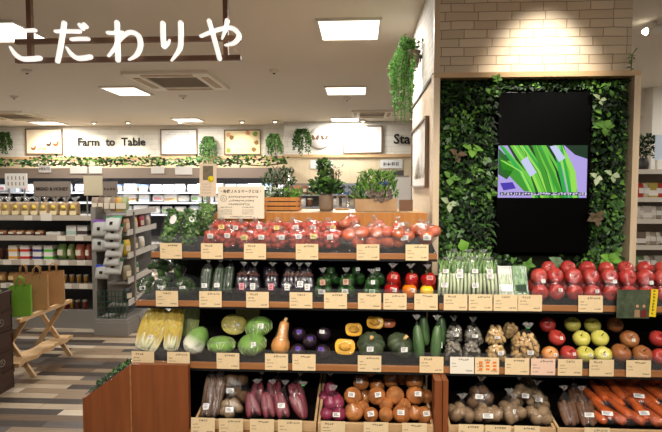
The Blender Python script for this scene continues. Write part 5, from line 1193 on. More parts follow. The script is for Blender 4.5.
for lab, x0, x1, y0, y1 in (('white card reading MEATS on the case fascia under the hens', 38.5, 50.5, 165.5, 172.5), ('blank white card on the fascia under the word Farm', 70, 87, 166.5, 173.5), ('blank white card on the fascia under the word to', 89, 102, 166, 173.5),
                        ('pale card on the fascia between Table and the white notice', 151, 164, 166.5, 173.5), ('pale card on the fascia under the framed white notice', 175, 192, 166.5, 174.5)):
    a = at(x0, y1, YC - .02); b = at(x1, y0, YC - .02); t = thing('fascia_card', lab, 'sign card', ((a.x + b.x) / 2, YC - .012, (a.z + b.z) / 2), 0, 'cards on the chilled case'); w2 = (b.x - a.x) / 2; h2 = (b.z - a.z) / 2
    boxobj('card', (-w2, w2, -.006, .006, -h2, h2), mat('card_grey', (206, 200, 192), .7, .2), t)
    if 'MEATS' in lab: text('MEATS', .07, M_print, t, (0, -.008, 0))
def garland(lab, x0, x1, z, Y, n, seed):
    rg = random.Random(seed); t = thing('ivy_garland', lab, 'garland', ((x0 + x1) / 2, Y, z)); mb = MB(); st = MB(); L_ = (x1 - x0)
    st.tube([(-L_ / 2 + L_ * k / 30, .03 * math.sin(k * 2), .03 + .03 * math.sin(k * 1.3)) for k in range(31)], .012, 5); st.build('vine', M_bstem, t)
    for k in range(n):
        x = rg.uniform(-.5, .5) * L_; e = noise.noise(Vector((x * 1.3, seed, 0))); h = .12 + .12 * e
        if rg.random() < -.8 * e: continue
        mb.leaf((x, rg.uniform(-.09, .05), rg.uniform(.0, .04 + h)), (rg.uniform(-1, 1), rg.uniform(-1, .2), rg.uniform(-.25, .7)), (0, -.8, .6), rg.uniform(.05, .10), rg.uniform(.04, .07), rg.choice((0, 0, 1, 1, 2, 3)))
    mb.build('leaves', [LG[1], LG[0], LG[2], LG[4], LG[3]], t); return t
xa, xb = XC0 + .3, XC1
garland('leafy ivy garland along the top of the chilled case', xa, xb, zf1 + .035, YC + .11, 900, 3)

# ------------------------------------------------------------------ wall shelf unit with bread, left aisle
YG = 5.3
def gx(px, z=1.2, Y=YG): return xat(px, Y, z)
GXL = -4.4; GXR = gx(92, .9)
gon = thing('grey_shelf_unit', 'grey steel shelf unit of bread and groceries by the aisle', 'shelf unit', ((GXL + GXR) / 2, 5.6, 0))
GZ = [1.5 - (y - 188) * YG / F for y in (217, 238, 263.5, 288)]
part('back_panel', (GXL, GXR, 5.80, 5.83, .05, GZ[0] + .02), M_steeld, gon); part('upright', (GXR, GXR + .05, YG - .01, 5.85, 0, 1.3), M_steel, gon); part('base', (GXL, GXR, YG + .03, 5.8, 0, 1.5 - (316 - 188) * YG / F), M_steel, gon)
for k_, z in enumerate(GZ):
    part('shelf', (GXL, GXR, YG + .012, 5.8, z - .02, z), M_steel, gon); part('price_rail', (GXL, GXR, YG - .012, YG + .012, z - .045, z + .008), mat('rail_beige', (176, 164, 148), .5, .3), gon)
zb_ = 1.5 - (316 - 188) * YG / F
# rail tickets
for row, (z, xs) in enumerate(zip(GZ, ((29, 47), (62, 80), (8, 26, 39, 51, 65, 82), (3, 15, 28, 40, 52, 68, 84)))):
    for j, px in enumerate(xs):
        big = row == 0 and px == 47; w2 = (.06 if big else .045); h2 = .04 if big else .026
        o = boxobj('rail_ticket', (-w2, w2, -.001, .001, -h2, h2), mat('ticket_paper', (214, 204, 188), .8, .2)); o.location = (gx(px, z), YG - .0145, z - .018 + (.01 if big else 0))
        tag(o, 'pale ticket on the %s rail of the grey shelf unit, %s from the left' % (('bread', 'second', 'third', 'fourth')[row], ordn(j)), 'price ticket', 'tickets on the grey shelf unit')
# bread bags with yellow labels
M_bread = mat('bread_crust', (186, 158, 118), .7, .2, (160, 130, 92), 16, .6); M_ylab = mat('yellow_label', (228, 200, 84), .6, .3); M_blab = mat('pale_label', (226, 206, 160), .6, .3)
mb = MB(); prof = [(.058, 0), (.06, .03), (.06, .10), (.063, .12), (.055, .14), (.03, .15)]
mb.lathe(prof, 20, fn=lambda p: Vector((math.copysign(abs(p.x / .06) ** .5 * .06, p.x) * (abs(p.x) > 1e-6), p.y * .8, p.z)))
LOAF = mb.mesh('loaf', M_bread)
for j, px in enumerate((1, 8.5, 18.5, 28, 37, 46, 56, 66, 75.5)):
    t = thing('bread_bag', 'bread bag with yellow label under the BREAD sign, %s from the left' % ordn(j), 'bread', (gx(px, GZ[0] + .05, YG + .09), YG + .09, GZ[0] + .003), 0, 'bread bags with yellow labels')
    inst('loaf', LOAF, t, sc=(.72, 1, .95)); mb = MB(); mb.lathe([(.024, 0), (.024, .0015)], 16, fn=lambda p: Vector((p.x, -.053 - p.z, p.y + .088))); mb.box(-.036, .036, -.0545, -.053, .008, .05, 1); mb.build('label', [M_ylab, M_blab], t)
    mb = MB(); ruffle(mb, (0, 0, .145), .055, .04, R, 0); mb.build('bag_top', RUFF, t)
def goods(lab, name, cat, px, z, w_, h, m1, m2, group, style, Y=YG + .09, d=.1, dz=0):
    o = inst(name, pack_mesh(0, w_, h, d, m1, m2, style), None, (gx(px, z + .05, Y), Y, z + .002 + dz), (0, 0, RC.uniform(-.08, .08))); o.data.name = name; return tag(o, lab, cat, group)
tone = lambda n_, c: mat('goods_' + n_, c, .45, .4)
# second shelf: loaves and boxes
for j, px in enumerate((4, 14, 22, 31, 41)):
    goods('brown bread roll pack on the second aisle shelf, %s from the left' % ordn(j), 'bread_roll_pack', 'bread', px, GZ[1], .09, .06, tone('crust', (140, 96, 62)), tone('paperpale', (206, 190, 170)), 'bread rolls on the second shelf', 0)
goods('long flat white box on the second shelf of the grey unit', 'food_box', 'box', 56, GZ[1], .16, .04, tone('white', (206, 200, 192)), tone('beige', (190, 176, 158)), None, 2)
goods('pale green topped carton on the second shelf of the grey unit', 'food_box', 'box', 74, GZ[1], .11, .11, tone('white', (206, 200, 192)), tone('mint', (160, 178, 160)), None, 2); goods('white carton with dark picture at the upright of the grey unit', 'food_box', 'box', 85, GZ[1], .11, .11, tone('white', (206, 200, 192)), tone('dark', (70, 54, 50)), None, 2)
# third shelf: stacked cartons in four colours, then pouches
for j, (px, c, nm) in enumerate(((16, (214, 150, 50), 'orange'), (27.5, (190, 40, 40), 'red'), (40, (60, 56, 110), 'navy'), (51, (90, 176, 60), 'green'))):
    for lv in (0, 1):
        goods('small white carton with %s band, %s of its stack of two' % (nm, ('bottom', 'top')[lv]), 'food_carton', 'carton', px, GZ[2], .095, .075, tone('cartonwhite', (224, 216, 206)), tone(nm, c), 'stacked cartons on the third shelf', 2, dz=lv * .077)
for j, (px, c, nm) in enumerate(((63, (120, 150, 84), 'green patterned'), (72, (140, 166, 96), 'narrow green'), (81, (190, 110, 84), 'orange patterned'), (89.5, (176, 96, 74), 'narrow orange'))):
    goods('tall %s pouch on the third shelf beside the cartons' % nm, 'food_pouch', 'pouch', px, GZ[2], .095 if j % 2 == 0 else .06, .17, tone(nm.replace(' ', '_'), c), tone('pouchpale', (214, 200, 176)), 'pouches on the third shelf', 0)
for j, px in enumerate((2, 9)):
    goods('dark reddish jar beside the stacked cartons, %s from the left' % ordn(j), 'jar', 'jar', px, GZ[2], .055, .12, tone('jamdark', (84, 40, 30)), tone('lid_brown', (120, 90, 60)), 'dark jars on the third shelf', 1)
for j, px in enumerate((3, 14, 24, 34, 45)):
    goods('tan snack bag on the fourth aisle shelf, %s from the left' % ordn(j), 'snack_bag', 'snack bag', px, GZ[3], .10, .11, tone('snack_tan', (166, 124, 72)), tone('snack_pale', (206, 176, 120)), 'tan snack bags on the fourth shelf', 0)
for j, px in enumerate((58, 65, 72, 79, 86)):
    goods('small golden jar on the fourth shelf of the grey unit, %s from the snack bags' % ordn(j), 'jar', 'jar', px, GZ[3], .05, .09, tone('honey', (176, 130, 56)), tone('lid_pale', (200, 190, 170)), 'golden jars on the fourth shelf', 1)
for j, px in enumerate((54, 60, 66, 72, 78, 85)):
    goods('pale lidded jar on the bottom aisle deck, %s from the paper bags' % ordn(j), 'jar', 'jar', px, zb_, .05, .10, tone(('honey', 'jamdark', 'sauce_red')[j % 3], ((176, 130, 56), (84, 40, 30), (140, 50, 36))[j % 3]), tone('lid_pale', (200, 190, 170)), 'jars on the bottom deck', 1)
# signs standing above the unit
M_signg = mat('sign_grey', (124, 112, 100), .6, .3)
def board(name, lab, x0, x1, y0, y1, Y, m, body=None, sz=.06, ink=M_print, post=True, cat='sign', z0=None, deco=None):
    a = at(x0, y1, Y); b = at(x1, y0, Y); t = thing(name, lab, cat, ((a.x + b.x) / 2, Y, a.z)); w2 = (b.x - a.x) / 2; h = b.z - a.z
    boxobj('board', (-w2, w2, -.006, .006, 0, h), m, t, .002)
    if body and body[0] == '*':
        mb = MB(); n_ = int(body[1:]); glyphs(mb, -n_ * sz * .56, h / 2 - sz / 2, n_, sz, -.0075, random.Random(n_)); mb.build('lettering', ink, t)
    elif body: text(body, sz, ink, t, (0, -.0075, h / 2), extrude=.001, offset=.002)
    if post:
        for x in (-w2 * .7, w2 * .7): boxobj('post', (x - .006, x + .006, 0, .012, (z0 - a.z if z0 is not None else -.12), .02), M_steel, t)
    if deco: deco(t, w2, h)
    return t
ztop = GZ[0]
board('shelf_sign', 'grey sign reading BREAD & HONEY above the bread bags', 34, 70.5, 181.5, 196.5, 5.35, M_signg, 'BREAD & HONEY', .046, mat('sign_dark', (56, 48, 44), .7, .2), True, z0=ztop)
def cells(t, w2, h):
    mb = MB(); rg = random.Random(2)
    for i in range(5):
        for j in range(2):
            x = -w2 * .7 + i * w2 * .35; z = h * (.2 + .38 * j); mb.box(x - .006, x + .006, -.009, -.006, z, z + h * .24)
    mb.build('small_pictures', mat('grid_print', (150, 132, 118), .8, .1), t)
board('notice_board', 'white notice board with two rows of small marks beside the BREAD sign', 5.5, 27, 173.5, 188.5, 5.5, mat('notice_white', (222, 218, 210), .7, .2), None, 0, M_print, True, z0=ztop, cat='notice', deco=cells)
board('notice_board', 'plain beige board standing right of the BREAD sign', 84, 102.5, 176, 195.5, 5.6, mat('notice_beige', (200, 188, 158), .7, .2), None, 0, M_print, True, z0=1.0, cat='notice')
board('shelf_sign', 'small grey sign above the end rack of pouches', 103, 117.5, 181.5, 196.5, 5.5, M_signg, '*4', .03, mat('sign_dark', (56, 48, 44), .7, .2), True, z0=1.25)

# ------------------------------------------------------------------ end rack with hanging pouches
EY = 5.15; EX0 = gx(97, .9, EY); EX1 = gx(126, .9, EY); ez0 = 0.0
er = thing('grey_end_rack', 'grey end rack hung with pouches beside the aisle', 'shelf unit', ((EX0 + EX1) / 2, 5.6, 0))
part('back_panel', (EX0, EX1, EY + .2, EY + .23, .3, 1.25), M_steel, er); mb = MB(); mb.box(EX0 - .02, EX1 + .03, EY - .06, EY + .24, 0, .13); c0 = Vector((EX1 - .05, EY + .2, .065)); mb.bar(c0, c0 + Vector((-.1, .995, 0)) * 1.0, .18, .13); partmb('base', mb, M_steel, er); mb = MB(); c0 = Vector((EX1 - .20, EY + .23, .675)); mb.bar(c0, c0 + Vector((-.1, .995, 0)) * 1.0, .12, 1.09); partmb('core', mb, M_steeld, er)
part('deck', (EX0 - .02, EX1 + .02, EY - .05, EY + .22, .13, .16), M_steel, er)
mb = MB()
for k in range(9):
    x = EX0 + (EX1 - EX0) * k / 8; mb.bar((x, EY - .02, .17), (x, EY - .02, .45), .006, .006, (1, 0, 0))
for k in range(6): mb.bar((EX0, EY - .02, .17 + .056 * k), (EX1, EY - .02, .17 + .056 * k), .006, .006)
partmb('wire_basket', mb, mat('basket_green', (40, 70, 52), .5, .4), er)
zs_ = [1.23, 1.03, .79, .53, .3]
FD = Vector((-.1, .995, 0)).normalized(); FN = Vector((-FD.y, FD.x, 0)) * -1; F0 = Vector((EX1 + .0, EY + .04, 0))
for z in zs_:
    c0 = F0 - FN * .11 + Vector((0, 0, z - .01)); mb = MB(); mb.bar(c0, c0 + FD * 1.0, .2, .02); partmb('side_shelf', mb, M_steel, er)
    c0 = F0 + Vector((0, 0, z + .012)); mb = MB(); mb.bar(c0, c0 + FD * 1.0, .012, .06); partmb('side_rail', mb, mat('rail_pale', (190, 184, 174), .5, .3), er)
M_pou = tone('pouch_silver', (172, 170, 162)); 
def pouch(lab, px, pz, m_top, w_=.13, h=.17, Y=EY + .1, tilt=.25):
    t = thing('hanging_pouch', lab, 'pouch', (gx(px, pz, Y), Y, pz), (-tilt, 0, RC.uniform(-.15, .15)), 'pouches on the end rack'); mb = MB()
    prof = [(-1, .15), (-.85, .75), (-.5, 1), (-.2, .7), (-.04, .15), (0, .1)]; n = 10; vs = [Vector((w_ / 2 * math.copysign(abs(math.cos(a)) ** .6, math.cos(a)), .024 * r * math.sin(a), h * z)) for z, r in prof for a in (2 * PI * i / n for i in range(n))]
    mb.add(vs, [(i * n + q, i * n + (q + 1) % n, (i + 1) * n + (q + 1) % n, (i + 1) * n + q) for i in range(5) for q in range(n)] + [tuple(range(n))[::-1], tuple(50 + q for q in range(n))], 0, True); mb.build('pouch_body', M_pou, t)
    mb = MB(); mb.box(-w_ / 2, w_ / 2, -.006, .006, -.022, .012); mb.build('header', m_top, t); mb = MB(); mb.box(-.02, .012, -.028, -.024, -h * .62, -h * .42); mb.build('printed_mark', M_print, t)
    mb = MB(); mb.tube([(0, .12, .02), (0, 0, .004)], .003, 5); mb.build('peg', M_chrome, t)
m_pur = tone('pouch_purple', (120, 70, 150)); m_grn = tone('pouch_green', (50, 130, 84)); m_blu = tone('pouch_blue', (50, 70, 170))
for j, y in enumerate((222, 237)): pouch('silver pouch with purple header, %s down on the end rack' % ordn(j), 101, 1.5 - (y - 188) * 5.2 / F, m_pur, .17, .17)
for j, y in enumerate((218, 227, 236, 245, 254, 263)): pouch('silver pouch with green header in the long column, %s from the top' % ordn(j), 114.5 + (j % 2), 1.5 - (y - 188) * 5.1 / F, m_grn, .17, .16, EY + .03, .5)
pouch('silver pouch with blue header at the bottom of the end rack', 103, 1.5 - (269 - 188) * 5.2 / F, m_blu, .15, .14)
for j, (px, z, w_, h, c, nm) in enumerate(((127, 0, .07, .16, (196, 150, 110), 'peach'), (133, 0, .08, .15, (206, 180, 90), 'yellow'), (139, 0, .07, .16, (170, 40, 60), 'dark red'), (143.5, 0, .05, .15, (226, 190, 190), 'pink'), (130, 1, .08, .17, (214, 180, 50), 'bright yellow'), (137.5, 1, .08, .17, (120, 90, 70), 'brown'), (145, 1, .07, .16, (220, 214, 204), 'white'),
         (132, 2, .09, .16, (150, 140, 110), 'khaki'), (141, 2, .09, .16, (60, 110, 70), 'green'), (130, 3, .09, .15, (40, 40, 46), 'black'), (139, 3, .09, .15, (50, 120, 70), 'dark green'))):
    zz = zs_[z + 1]; q = F0 - FN * .05 + FD * (.10 + .24 * (j % 4 if z < 1 else (j - 4) % 3 if z < 2 else (j + 1) % 2))
    o = inst('food_pouch', pack_mesh(0, w_ * 1.2, h, .06, tone(nm.replace(' ', '_') + 'p', c), tone('pouchpale', (214, 200, 176)), 0), None, (q.x, q.y, zz + .002), (0, 0, 1.2)); tag(o, '%s pouch on the side shelves of the end rack' % nm, 'pouch', 'pouches on the side shelves of the end rack')
for j, (px, c) in enumerate(((95, (150, 130, 110)), (101, (120, 96, 80)), (107, (170, 160, 140)), (113, (140, 110, 84)), (119, (196, 150, 60)), (124, (150, 160, 110)))):
    o = inst('food_pouch', pack_mesh(0, .09, .18, .06, tone('top%d' % j, c), tone('pouchpale', (214, 200, 176)), 0), None, (gx(px, 1.3, EY + .3) , EY + .32, 1.222)); tag(o, 'upright dull pouch on top of the end rack, %s from the bread' % ordn(j), 'pouch', 'pouches on top of the end rack')

# ------------------------------------------------------------------ folding rack with paper bags, crates
def pt(px, py, Y): return at(px, py, Y)
rk = thing('folding_rack', 'pale wooden folding rack with crossed legs holding paper bags', 'rack', (-2.76, 4.15, 0)); o0_ = rk.location
def rp(x, y, z): return Vector((x - .2, y, z)) - o0_
RZ = .47
for s, nm in ((0, 3.9), (1, 4.42)):
    for a, b_ in (((-2.70, RZ), (-2.38, .0)), ((-2.42, RZ), (-2.74, .0))):
        mb = MB(); mb.bar(rp(a[0], nm + (.02 if a[0] < -2.5 else -.006), a[1]), rp(b_[0], nm + (.02 if a[0] < -2.5 else -.006), b_[1]), .035, .022, (0, 1, 0)); mb.build('leg', M_pine, rk)
for x in (-2.70, -2.42): mb = MB(); mb.bar(rp(x, 3.8, RZ + .01), rp(x, 4.52, RZ + .01), .035, .03); mb.build('rail', M_pine, rk)
mb = MB(); n = 14; vs = []
for k in range(n + 1):
    y = 3.75 + .78 * k / n; x0 = -2.54 + .012 * math.sin(k * 1.1); x1 = -2.40 + .016 * math.sin(k * 1.7 + 1)
    vs += [rp(x0, y, .135), rp(x1, y, .135), rp(x1, y, .165), rp(x0, y, .165)]
mb.add(vs, [(4 * k + a, 4 * k + (a + 1) % 4, 4 * k + 4 + (a + 1) % 4, 4 * k + 4 + a) for k in range(n) for a in range(4)] + [(3, 2, 1, 0), (4 * n, 4 * n + 1, 4 * n + 2, 4 * n + 3)]); mb.build('live_edge_board', M_pine, rk)
M_kraft = mat('kraft_bag', (178, 136, 90), .8, .2, (164, 122, 78), 8, .7); M_gbag = mat('green_bag', (112, 160, 52), .7, .2)
def paper_bag(lab, x, y, w_, d, h, m, rz, text_=False):
    t = thing('paper_bag', lab, 'paper bag', (x, y, RZ + .026), rz, 'paper bags on the folding rack'); mb = MB(); w2, d2 = w_ / 2, d / 2
    vs = [(-w2, -d2, 0), (w2, -d2, 0), (w2, d2, 0), (-w2, d2, 0), (-w2, -d2 * .8, h * .5), (w2, -d2 * .8, h * .5), (w2, d2 * .8, h * .5), (-w2, d2 * .8, h * .5), (-w2, -d2 * .7, h), (w2, -d2 * .7, h), (w2, d2 * .7, h), (-w2, d2 * .7, h), (-w2 * .9, 0, h * .55), (w2 * .9, 0, h * .55), (-w2 * .88, 0, h), (w2 * .88, 0, h)]
    mb.add(vs, [(3, 2, 1, 0), (0, 1, 5, 4), (4, 5, 9, 8), (2, 3, 7, 6), (6, 7, 11, 10), (1, 2, 13), (1, 13, 5), (2, 6, 13), (5, 13, 15, 9), (13, 6, 10, 15), (3, 0, 12), (0, 4, 12), (7, 3, 12), (4, 8, 14, 12), (12, 14, 11, 7)]); mb.build('bag_body', m, t)
    for s in (-1, 1):
        mb = MB(); mb.tube([(-w2 * .35, s * d2 * .66, h - .03), (-w2 * .3, s * d2 * .6, h + .05), (0, s * d2 * .5, h + .075), (w2 * .3, s * d2 * .6, h + .05), (w2 * .35, s * d2 * .66, h - .03)], .0045, 6); mb.build('handle', m, t)
paper_bag('bright green paper bag on the folding rack', xat(20.5, 3.92, .6), 3.92, .15, .1, .235, M_gbag, .45)
paper_bag('kraft paper bag just behind the green bag', xat(24, 4.2, .6), 4.2, .14, .08, .29, M_kraft, .4)
paper_bag('kraft paper bag in the middle of the rack beside the green bag', xat(37.5, 4.13, .6), 4.13, .16, .1, .29, M_kraft, .4)
paper_bag('kraft paper bag at the far aisle end of the rack', xat(53.5, 4.36, .6), 4.36, .17, .11, .28, M_kraft, .45)
M_crate = mat('brown_crate', (66, 40, 28), .5, .4, (54, 32, 22), 10, .6); cz = .148
CX1 = xat(12.5, 3.72, .4); CX0 = CX1 - .55
for k in range(5):
    t = thing('plastic_crate', 'dark brown plastic crate in the stack at the photo edge, %s from the floor' % ordn(k), 'crate', ((CX0 + CX1) / 2, 3.53, k * cz), 0, 'stacked brown crates'); w2 = (CX1 - CX0) / 2; d2 = .19; mb = MB(); h = cz - .002
    for b_ in ((-w2 + .012, w2 - .012, -d2 + .012, d2 - .012, 0, .012), (-w2, w2, -d2, -d2 + .012, 0, h), (-w2, w2, d2 - .012, d2, 0, h), (-w2, -w2 + .012, -d2, d2, 0, h), (w2 - .012, w2, -d2, d2, 0, h)): mb.box(*b_)
    mb.build('crate_body', M_crate, t); mb = MB()
    for b_ in ((-w2 - .008, w2 + .008, -d2 - .008, -d2, h - .028, h), (w2, w2 + .008, -d2, d2, h - .028, h), (-w2 - .004, w2 + .004, -d2 - .004, -d2, .02, .03), (w2, w2 + .005, -d2, d2, .02, .03)): mb.box(*b_)
    for j in range(5): mb.box(-w2 + j * (2 * w2 - .02) / 4, -w2 + .02 + j * (2 * w2 - .02) / 4, -d2 - .006, -d2, .03, h - .028)
    mb.build('rim', M_crate, t)
    if k in (1, 3):
        mb = MB(); mb.tube([(w2 + .006, .06 + .03 * math.cos(a), .024 * math.sin(a) + .075) for a in (2 * PI * i / 16 for i in range(17))], .0022, 5, caps=False); mb.tube([(w2 + .006, .048, .066), (w2 + .006, .06, .088), (w2 + .006, .072, .066)], .002, 5); mb.build('emblem', mat('emblem_pale', (170, 160, 146), .6, .2), t)
zc = 5 * cz
for k_, (dx, dy) in enumerate(((-.06, -.1), (-.19, -.09), (-.08, .05), (-.22, .07))):
    rg = random.Random(k_); t = thing('bagged_salad', 'bag of salad greens on top of the crate stack, %s one' % ('front outer', 'front inner', 'rear outer', 'rear inner')[k_], 'vegetable bag', (CX1 + dx, 3.53 + dy, zc - .06), 0, 'salad bags on the crates'); mb = MB()
    for j in range(80): mb.leaf((rg.uniform(-.05, .05), rg.uniform(-.05, .05), rg.uniform(.02, .13)), (rg.uniform(-1, 1), rg.uniform(-1, .5), rg.uniform(-.2, 1)), (0, -.6, 1), .035, .022, rg.choice((0, 1, 2)))
    mb.build('leaves', M_herb, t); mb, bvh = film_hull([Vector((a, b_, c)) for a in (-.06, .06) for b_ in (-.06, .06) for c in (.0, .14)], .002, (0, 0, .18), k_, .008); mb.build('plastic_bag', [FILM], t)

# ------------------------------------------------------------------ planters and cards on the display top
ZL = ledge
def crate_planter():
    a = xat(263, 3.3, ZL); b = xat(298.5, 3.3, ZL); t = thing('wooden_crate_planter', 'orange wooden slatted crate planter of herbs beside the white vase plant', 'planter', ((a + b) / 2, 3.4, ZL + .001)); w2 = (b - a) / 2; h = .085; mb = MB()
    for k in range(3):
        z0 = .004 + k * .03
        for b_ in ((-w2, w2, -.075, -.067, z0, z0 + .023), (-w2, w2, .067, .075, z0, z0 + .023), (-w2, -w2 + .008, -.067, .067, z0, z0 + .023), (w2 - .008, w2, -.067, .067, z0, z0 + .023)): mb.box(*b_)
    for x in (-w2 + .008, w2 - .02):
        for y in (-.067, .055): mb.box(x, x + .012, y, y + .012, 0, h)
    mb.build('slats', M_orange, t); boxobj('soil', (-w2 + .01, w2 - .01, -.06, .06, .0, .06), M_dark, t); return t, w2
def bush(t, n, w_, d, h, L_, cols, seed, base=.06, shape=lambda u: 1 - .5 * u, wr=.45, name='leaves', x0=0, up=.5):
    rg = random.Random(seed); mb = MB()
    for k in range(n):
        v = rg.random() ** .8; ww = shape(v); x = x0 + rg.uniform(-1, 1) * w_ / 2 * ww; y = rg.uniform(-1, 1) * d / 2 * ww
        mb.leaf((x, y, base + h * v), (rg.uniform(-1, 1) + (x - x0) * 3, rg.uniform(-1, .6), rg.uniform(-.5, 1) + up), (0, -.7, .7), L_ * rg.uniform(.6, 1.2), L_ * wr * rg.uniform(.7, 1.2), rg.randrange(len(cols)), .15, .25)
    mb.build(name, cols, t); mb = MB()
    for k in range(7):
        x = x0 + rg.uniform(-.6, .6) * w_ / 2; mb.tube([(x0 + (x - x0) * .4, 0, base - .02), (x, rg.uniform(-.02, .02), base + h * .8)], .0025, 5)
    mb.build('stems', M_bstem, t)
t, w2 = crate_planter()
bush(t, 320, w2 * 2.0, .13, .20, .036, [LG[1], LG[7], LG[0]], 5, .07, lambda u: 1 - .2 * u, .3, 'tall_herb_leaves', -.02)
bush(t, 70, w2 * .9, .1, .06, .034, [LG[4], LG[2]], 6, .07, lambda u: 1, .5, 'lime_herb_leaves', w2 * .55); bush(t, 60, w2 * .9, .1, .06, .03, [LG[7], LG[5]], 7, .07, lambda u: 1, .7, 'silver_herb_leaves', -w2 * .45)
# tall vase plant
a = xat(326, 3.35, ZL); t = thing('potted_plant', 'bushy green plant in a tall grey brown pot on the display top', 'plant', (a, 3.38, ZL + .001)); mb = MB(); mb.lathe([(.042, 0), (.046, .02), (.047, .10), (.044, .105), (.040, .10)], 22); mb.build('pot', mat('taupe_pot', (128, 108, 90), .6, .3), t)
bush(t, 240, .20, .16, .09, .05, [LG[1], LG[2], LG[0]], 9, .10, lambda u: 1 - .25 * u, .5); bush(t, 120, .10, .1, .15, .04, [LG[0], LG[1], LG[2]], 10, .17, lambda u: 1 - .4 * u, .5, 'upper_leaves', -.01); bush(t, 40, .07, .07, .12, .034, [LG[6], LG[7]], 11, .16, lambda u: 1, .2, 'rust_sprigs', .065)
# long beige planter
a = xat(355, 3.32, ZL); b = xat(397, 3.32, ZL); t = thing('planter_box', 'long beige wooden planter box of feathery plants and grey succulents', 'planter', ((a + b) / 2, 3.38, ZL + .001)); w2 = (b - a) / 2; mb = MB()
for b_ in ((-w2, w2, -.07, -.06, 0, .078), (-w2, w2, .06, .07, 0, .078), (-w2, -w2 + .01, -.06, .06, 0, .078), (w2 - .01, w2, -.06, .06, 0, .078), (-w2 + .01, w2 - .01, -.06, .06, 0, .055)): mb.box(*b_)
mb.build('box', mat('beige_wood', (190, 160, 124), .7, .2, (160, 126, 92), 9, .7), t)
bush(t, 460, w2 * 2.2, .14, .17, .046, [LG[2], LG[4], LG[1]], 12, .07, lambda u: 1 - .35 * u, .22, 'feathery_leaves', .01, 1)
mb = MB(); rg = random.Random(5)
for k in range(16):
    c = Vector((rg.uniform(-.05, .09), -.06 + rg.uniform(-.01, .01), rg.uniform(.07, .13)))
    for j in range(9): a_ = j * 2.4; mb.leaf(c, (math.cos(a_), -.6, math.sin(a_)), (0, -1, .2), .026, .017, j % 2, .1, -.3)
mb.build('succulent_rosettes', [mat('succulent_grey', (150, 138, 124), .6, .2), mat('succulent_mauve', (120, 104, 100), .6, .2)], t)
bush(t, 26, .08, .06, .07, .085, [LG[1], LG[7]], 14, .06, lambda u: 1, .14, 'spiky_leaves', -w2 * .85, .8); bush(t, 20, .05, .05, .02, .03, [mat('blue_flower', (60, 80, 190), .5, .3)], 15, .16, lambda u: 1, .6, 'blue_flowers', w2 * .4)
boxobj('wooden_block', (0, .085, 0, .03, 0, .072), M_brown).location = (xat(399, 3.40, ZL), 3.36, ZL + .001); tag(bpy.data.objects['wooden_block'], 'small dark wooden board standing at the end of the beige planter', 'board')
# glass cloche
a = xat(342, 3.5, ZL); t = thing('glass_cloche', 'small glass cloche on a base between the pot and the planter box', 'cloche', (a, 3.55, ZL + .001)); mb = MB(); mb.lathe([(.05, 0), (.05, .01)], 20); mb.build('base', M_pine, t)
mb = MB(); mb.lathe([(.045, .01), (.045, .07), (.036, .095), (.018, .11), (.002, .114)], 20); mb.build('glass_dome', ACRY, t); mb = MB(); mb.lathe([(.004, .112), (.009, .122), (.004, .131)], 10); mb.build('knob', RUFF, t)
# notice and leaflet standing behind the tomatoes
def card_stand(name, lab, x0, x1, y0, y1, Y, deco, m, lean=-.06):
    a = at(x0, y1, Y); b = at(x1, y0, Y); t = thing(name, lab, 'notice', ((a.x + b.x) / 2, Y, a.z), (lean, 0, 0)); w2 = (b.x - a.x) / 2; h = b.z - a.z; boxobj('card', (-w2, w2, -.0015, .0015, 0, h), m, t); deco(t, w2, h)
    boxobj('clip_stand', (-.012, .012, .0015, .008, -.03, h * .4), M_chrome, t); return t
def jas(t, w2, h):
    text('・有機ＪＡＳマークとは・', .0215, M_print, t, (0, -.002, h * .83), extrude=.0004, offset=.0004); mb = MB(); rg = random.Random(3)
    for k in range(3): glyphs(mb, -w2 * .52, h * (.64 - .115 * k), 15 - k * 2, .0105, -.002, rg)
    for x in (-w2 * .86, w2 * .06): glyphs(mb, x, h * .33, 9, .007, -.002, rg)
    for k in range(3):
        for x in (-w2 * .86, w2 * .06): glyphs(mb, x, h * (.25 - .06 * k), 13, .0048, -.002, rg)
    glyphs(mb, -w2 * .45, h * .04, 18, .0065, -.002, rg); mb.build('printed_text', M_print, t); mb = MB(); c = (-w2 * .74, h * .62)
    mb.tube([(c[0] + .018 * math.cos(a), -.002, c[1] + .018 * math.sin(a)) for a in (2 * PI * i / 20 for i in range(21))], .0012, 5, caps=False); mb.tube([(c[0] - .008, -.002, c[1] - .008), (c[0], -.002, c[1] + .009), (c[0] + .008, -.002, c[1] - .008)], .0012, 5); mb.build('round_mark', M_print, t)
card_stand('notice_card', 'large cream notice card explaining the round organic mark behind the tomatoes', 217.5, 264, 186, 218.5, 3.05, jas, mat('notice_cream', (238, 222, 198), .8, .2))
def leaf_(t, w2, h):
    mb = MB(); mb.box(-w2 * .6, w2 * .6, -.0025, -.0015, h * .5, h * .93); mb.build('photo_print', mat('leaflet_photo', (84, 100, 76), .6, .2, (150, 120, 100), 60, .6), t); mb = MB(); mb.lathe([(.02, 0), (.02, .001)], 18, fn=lambda p: Vector((p.x + w2 * .35, -.003 - p.z, p.y + h * .53))); mb.build('yellow_dot', mat('leaflet_yellow', (240, 216, 40), .6, .2), t)
    mb = MB(); rg = random.Random(9); [glyphs(mb, -w2 * .7, h * (.36 - .09 * k), 7, .0075, -.002, rg) for k in range(4)]; mb.build('printed_text', mat('faint_print', (170, 164, 160), .8, .1), t)
card_stand('leaflet_card', 'narrow pink leaflet card with a yellow dot and a dark photo', 199.5, 216, 163.5, 196.5, 3.22, leaf_, mat('leaflet_pink', (236, 212, 186), .8, .2))
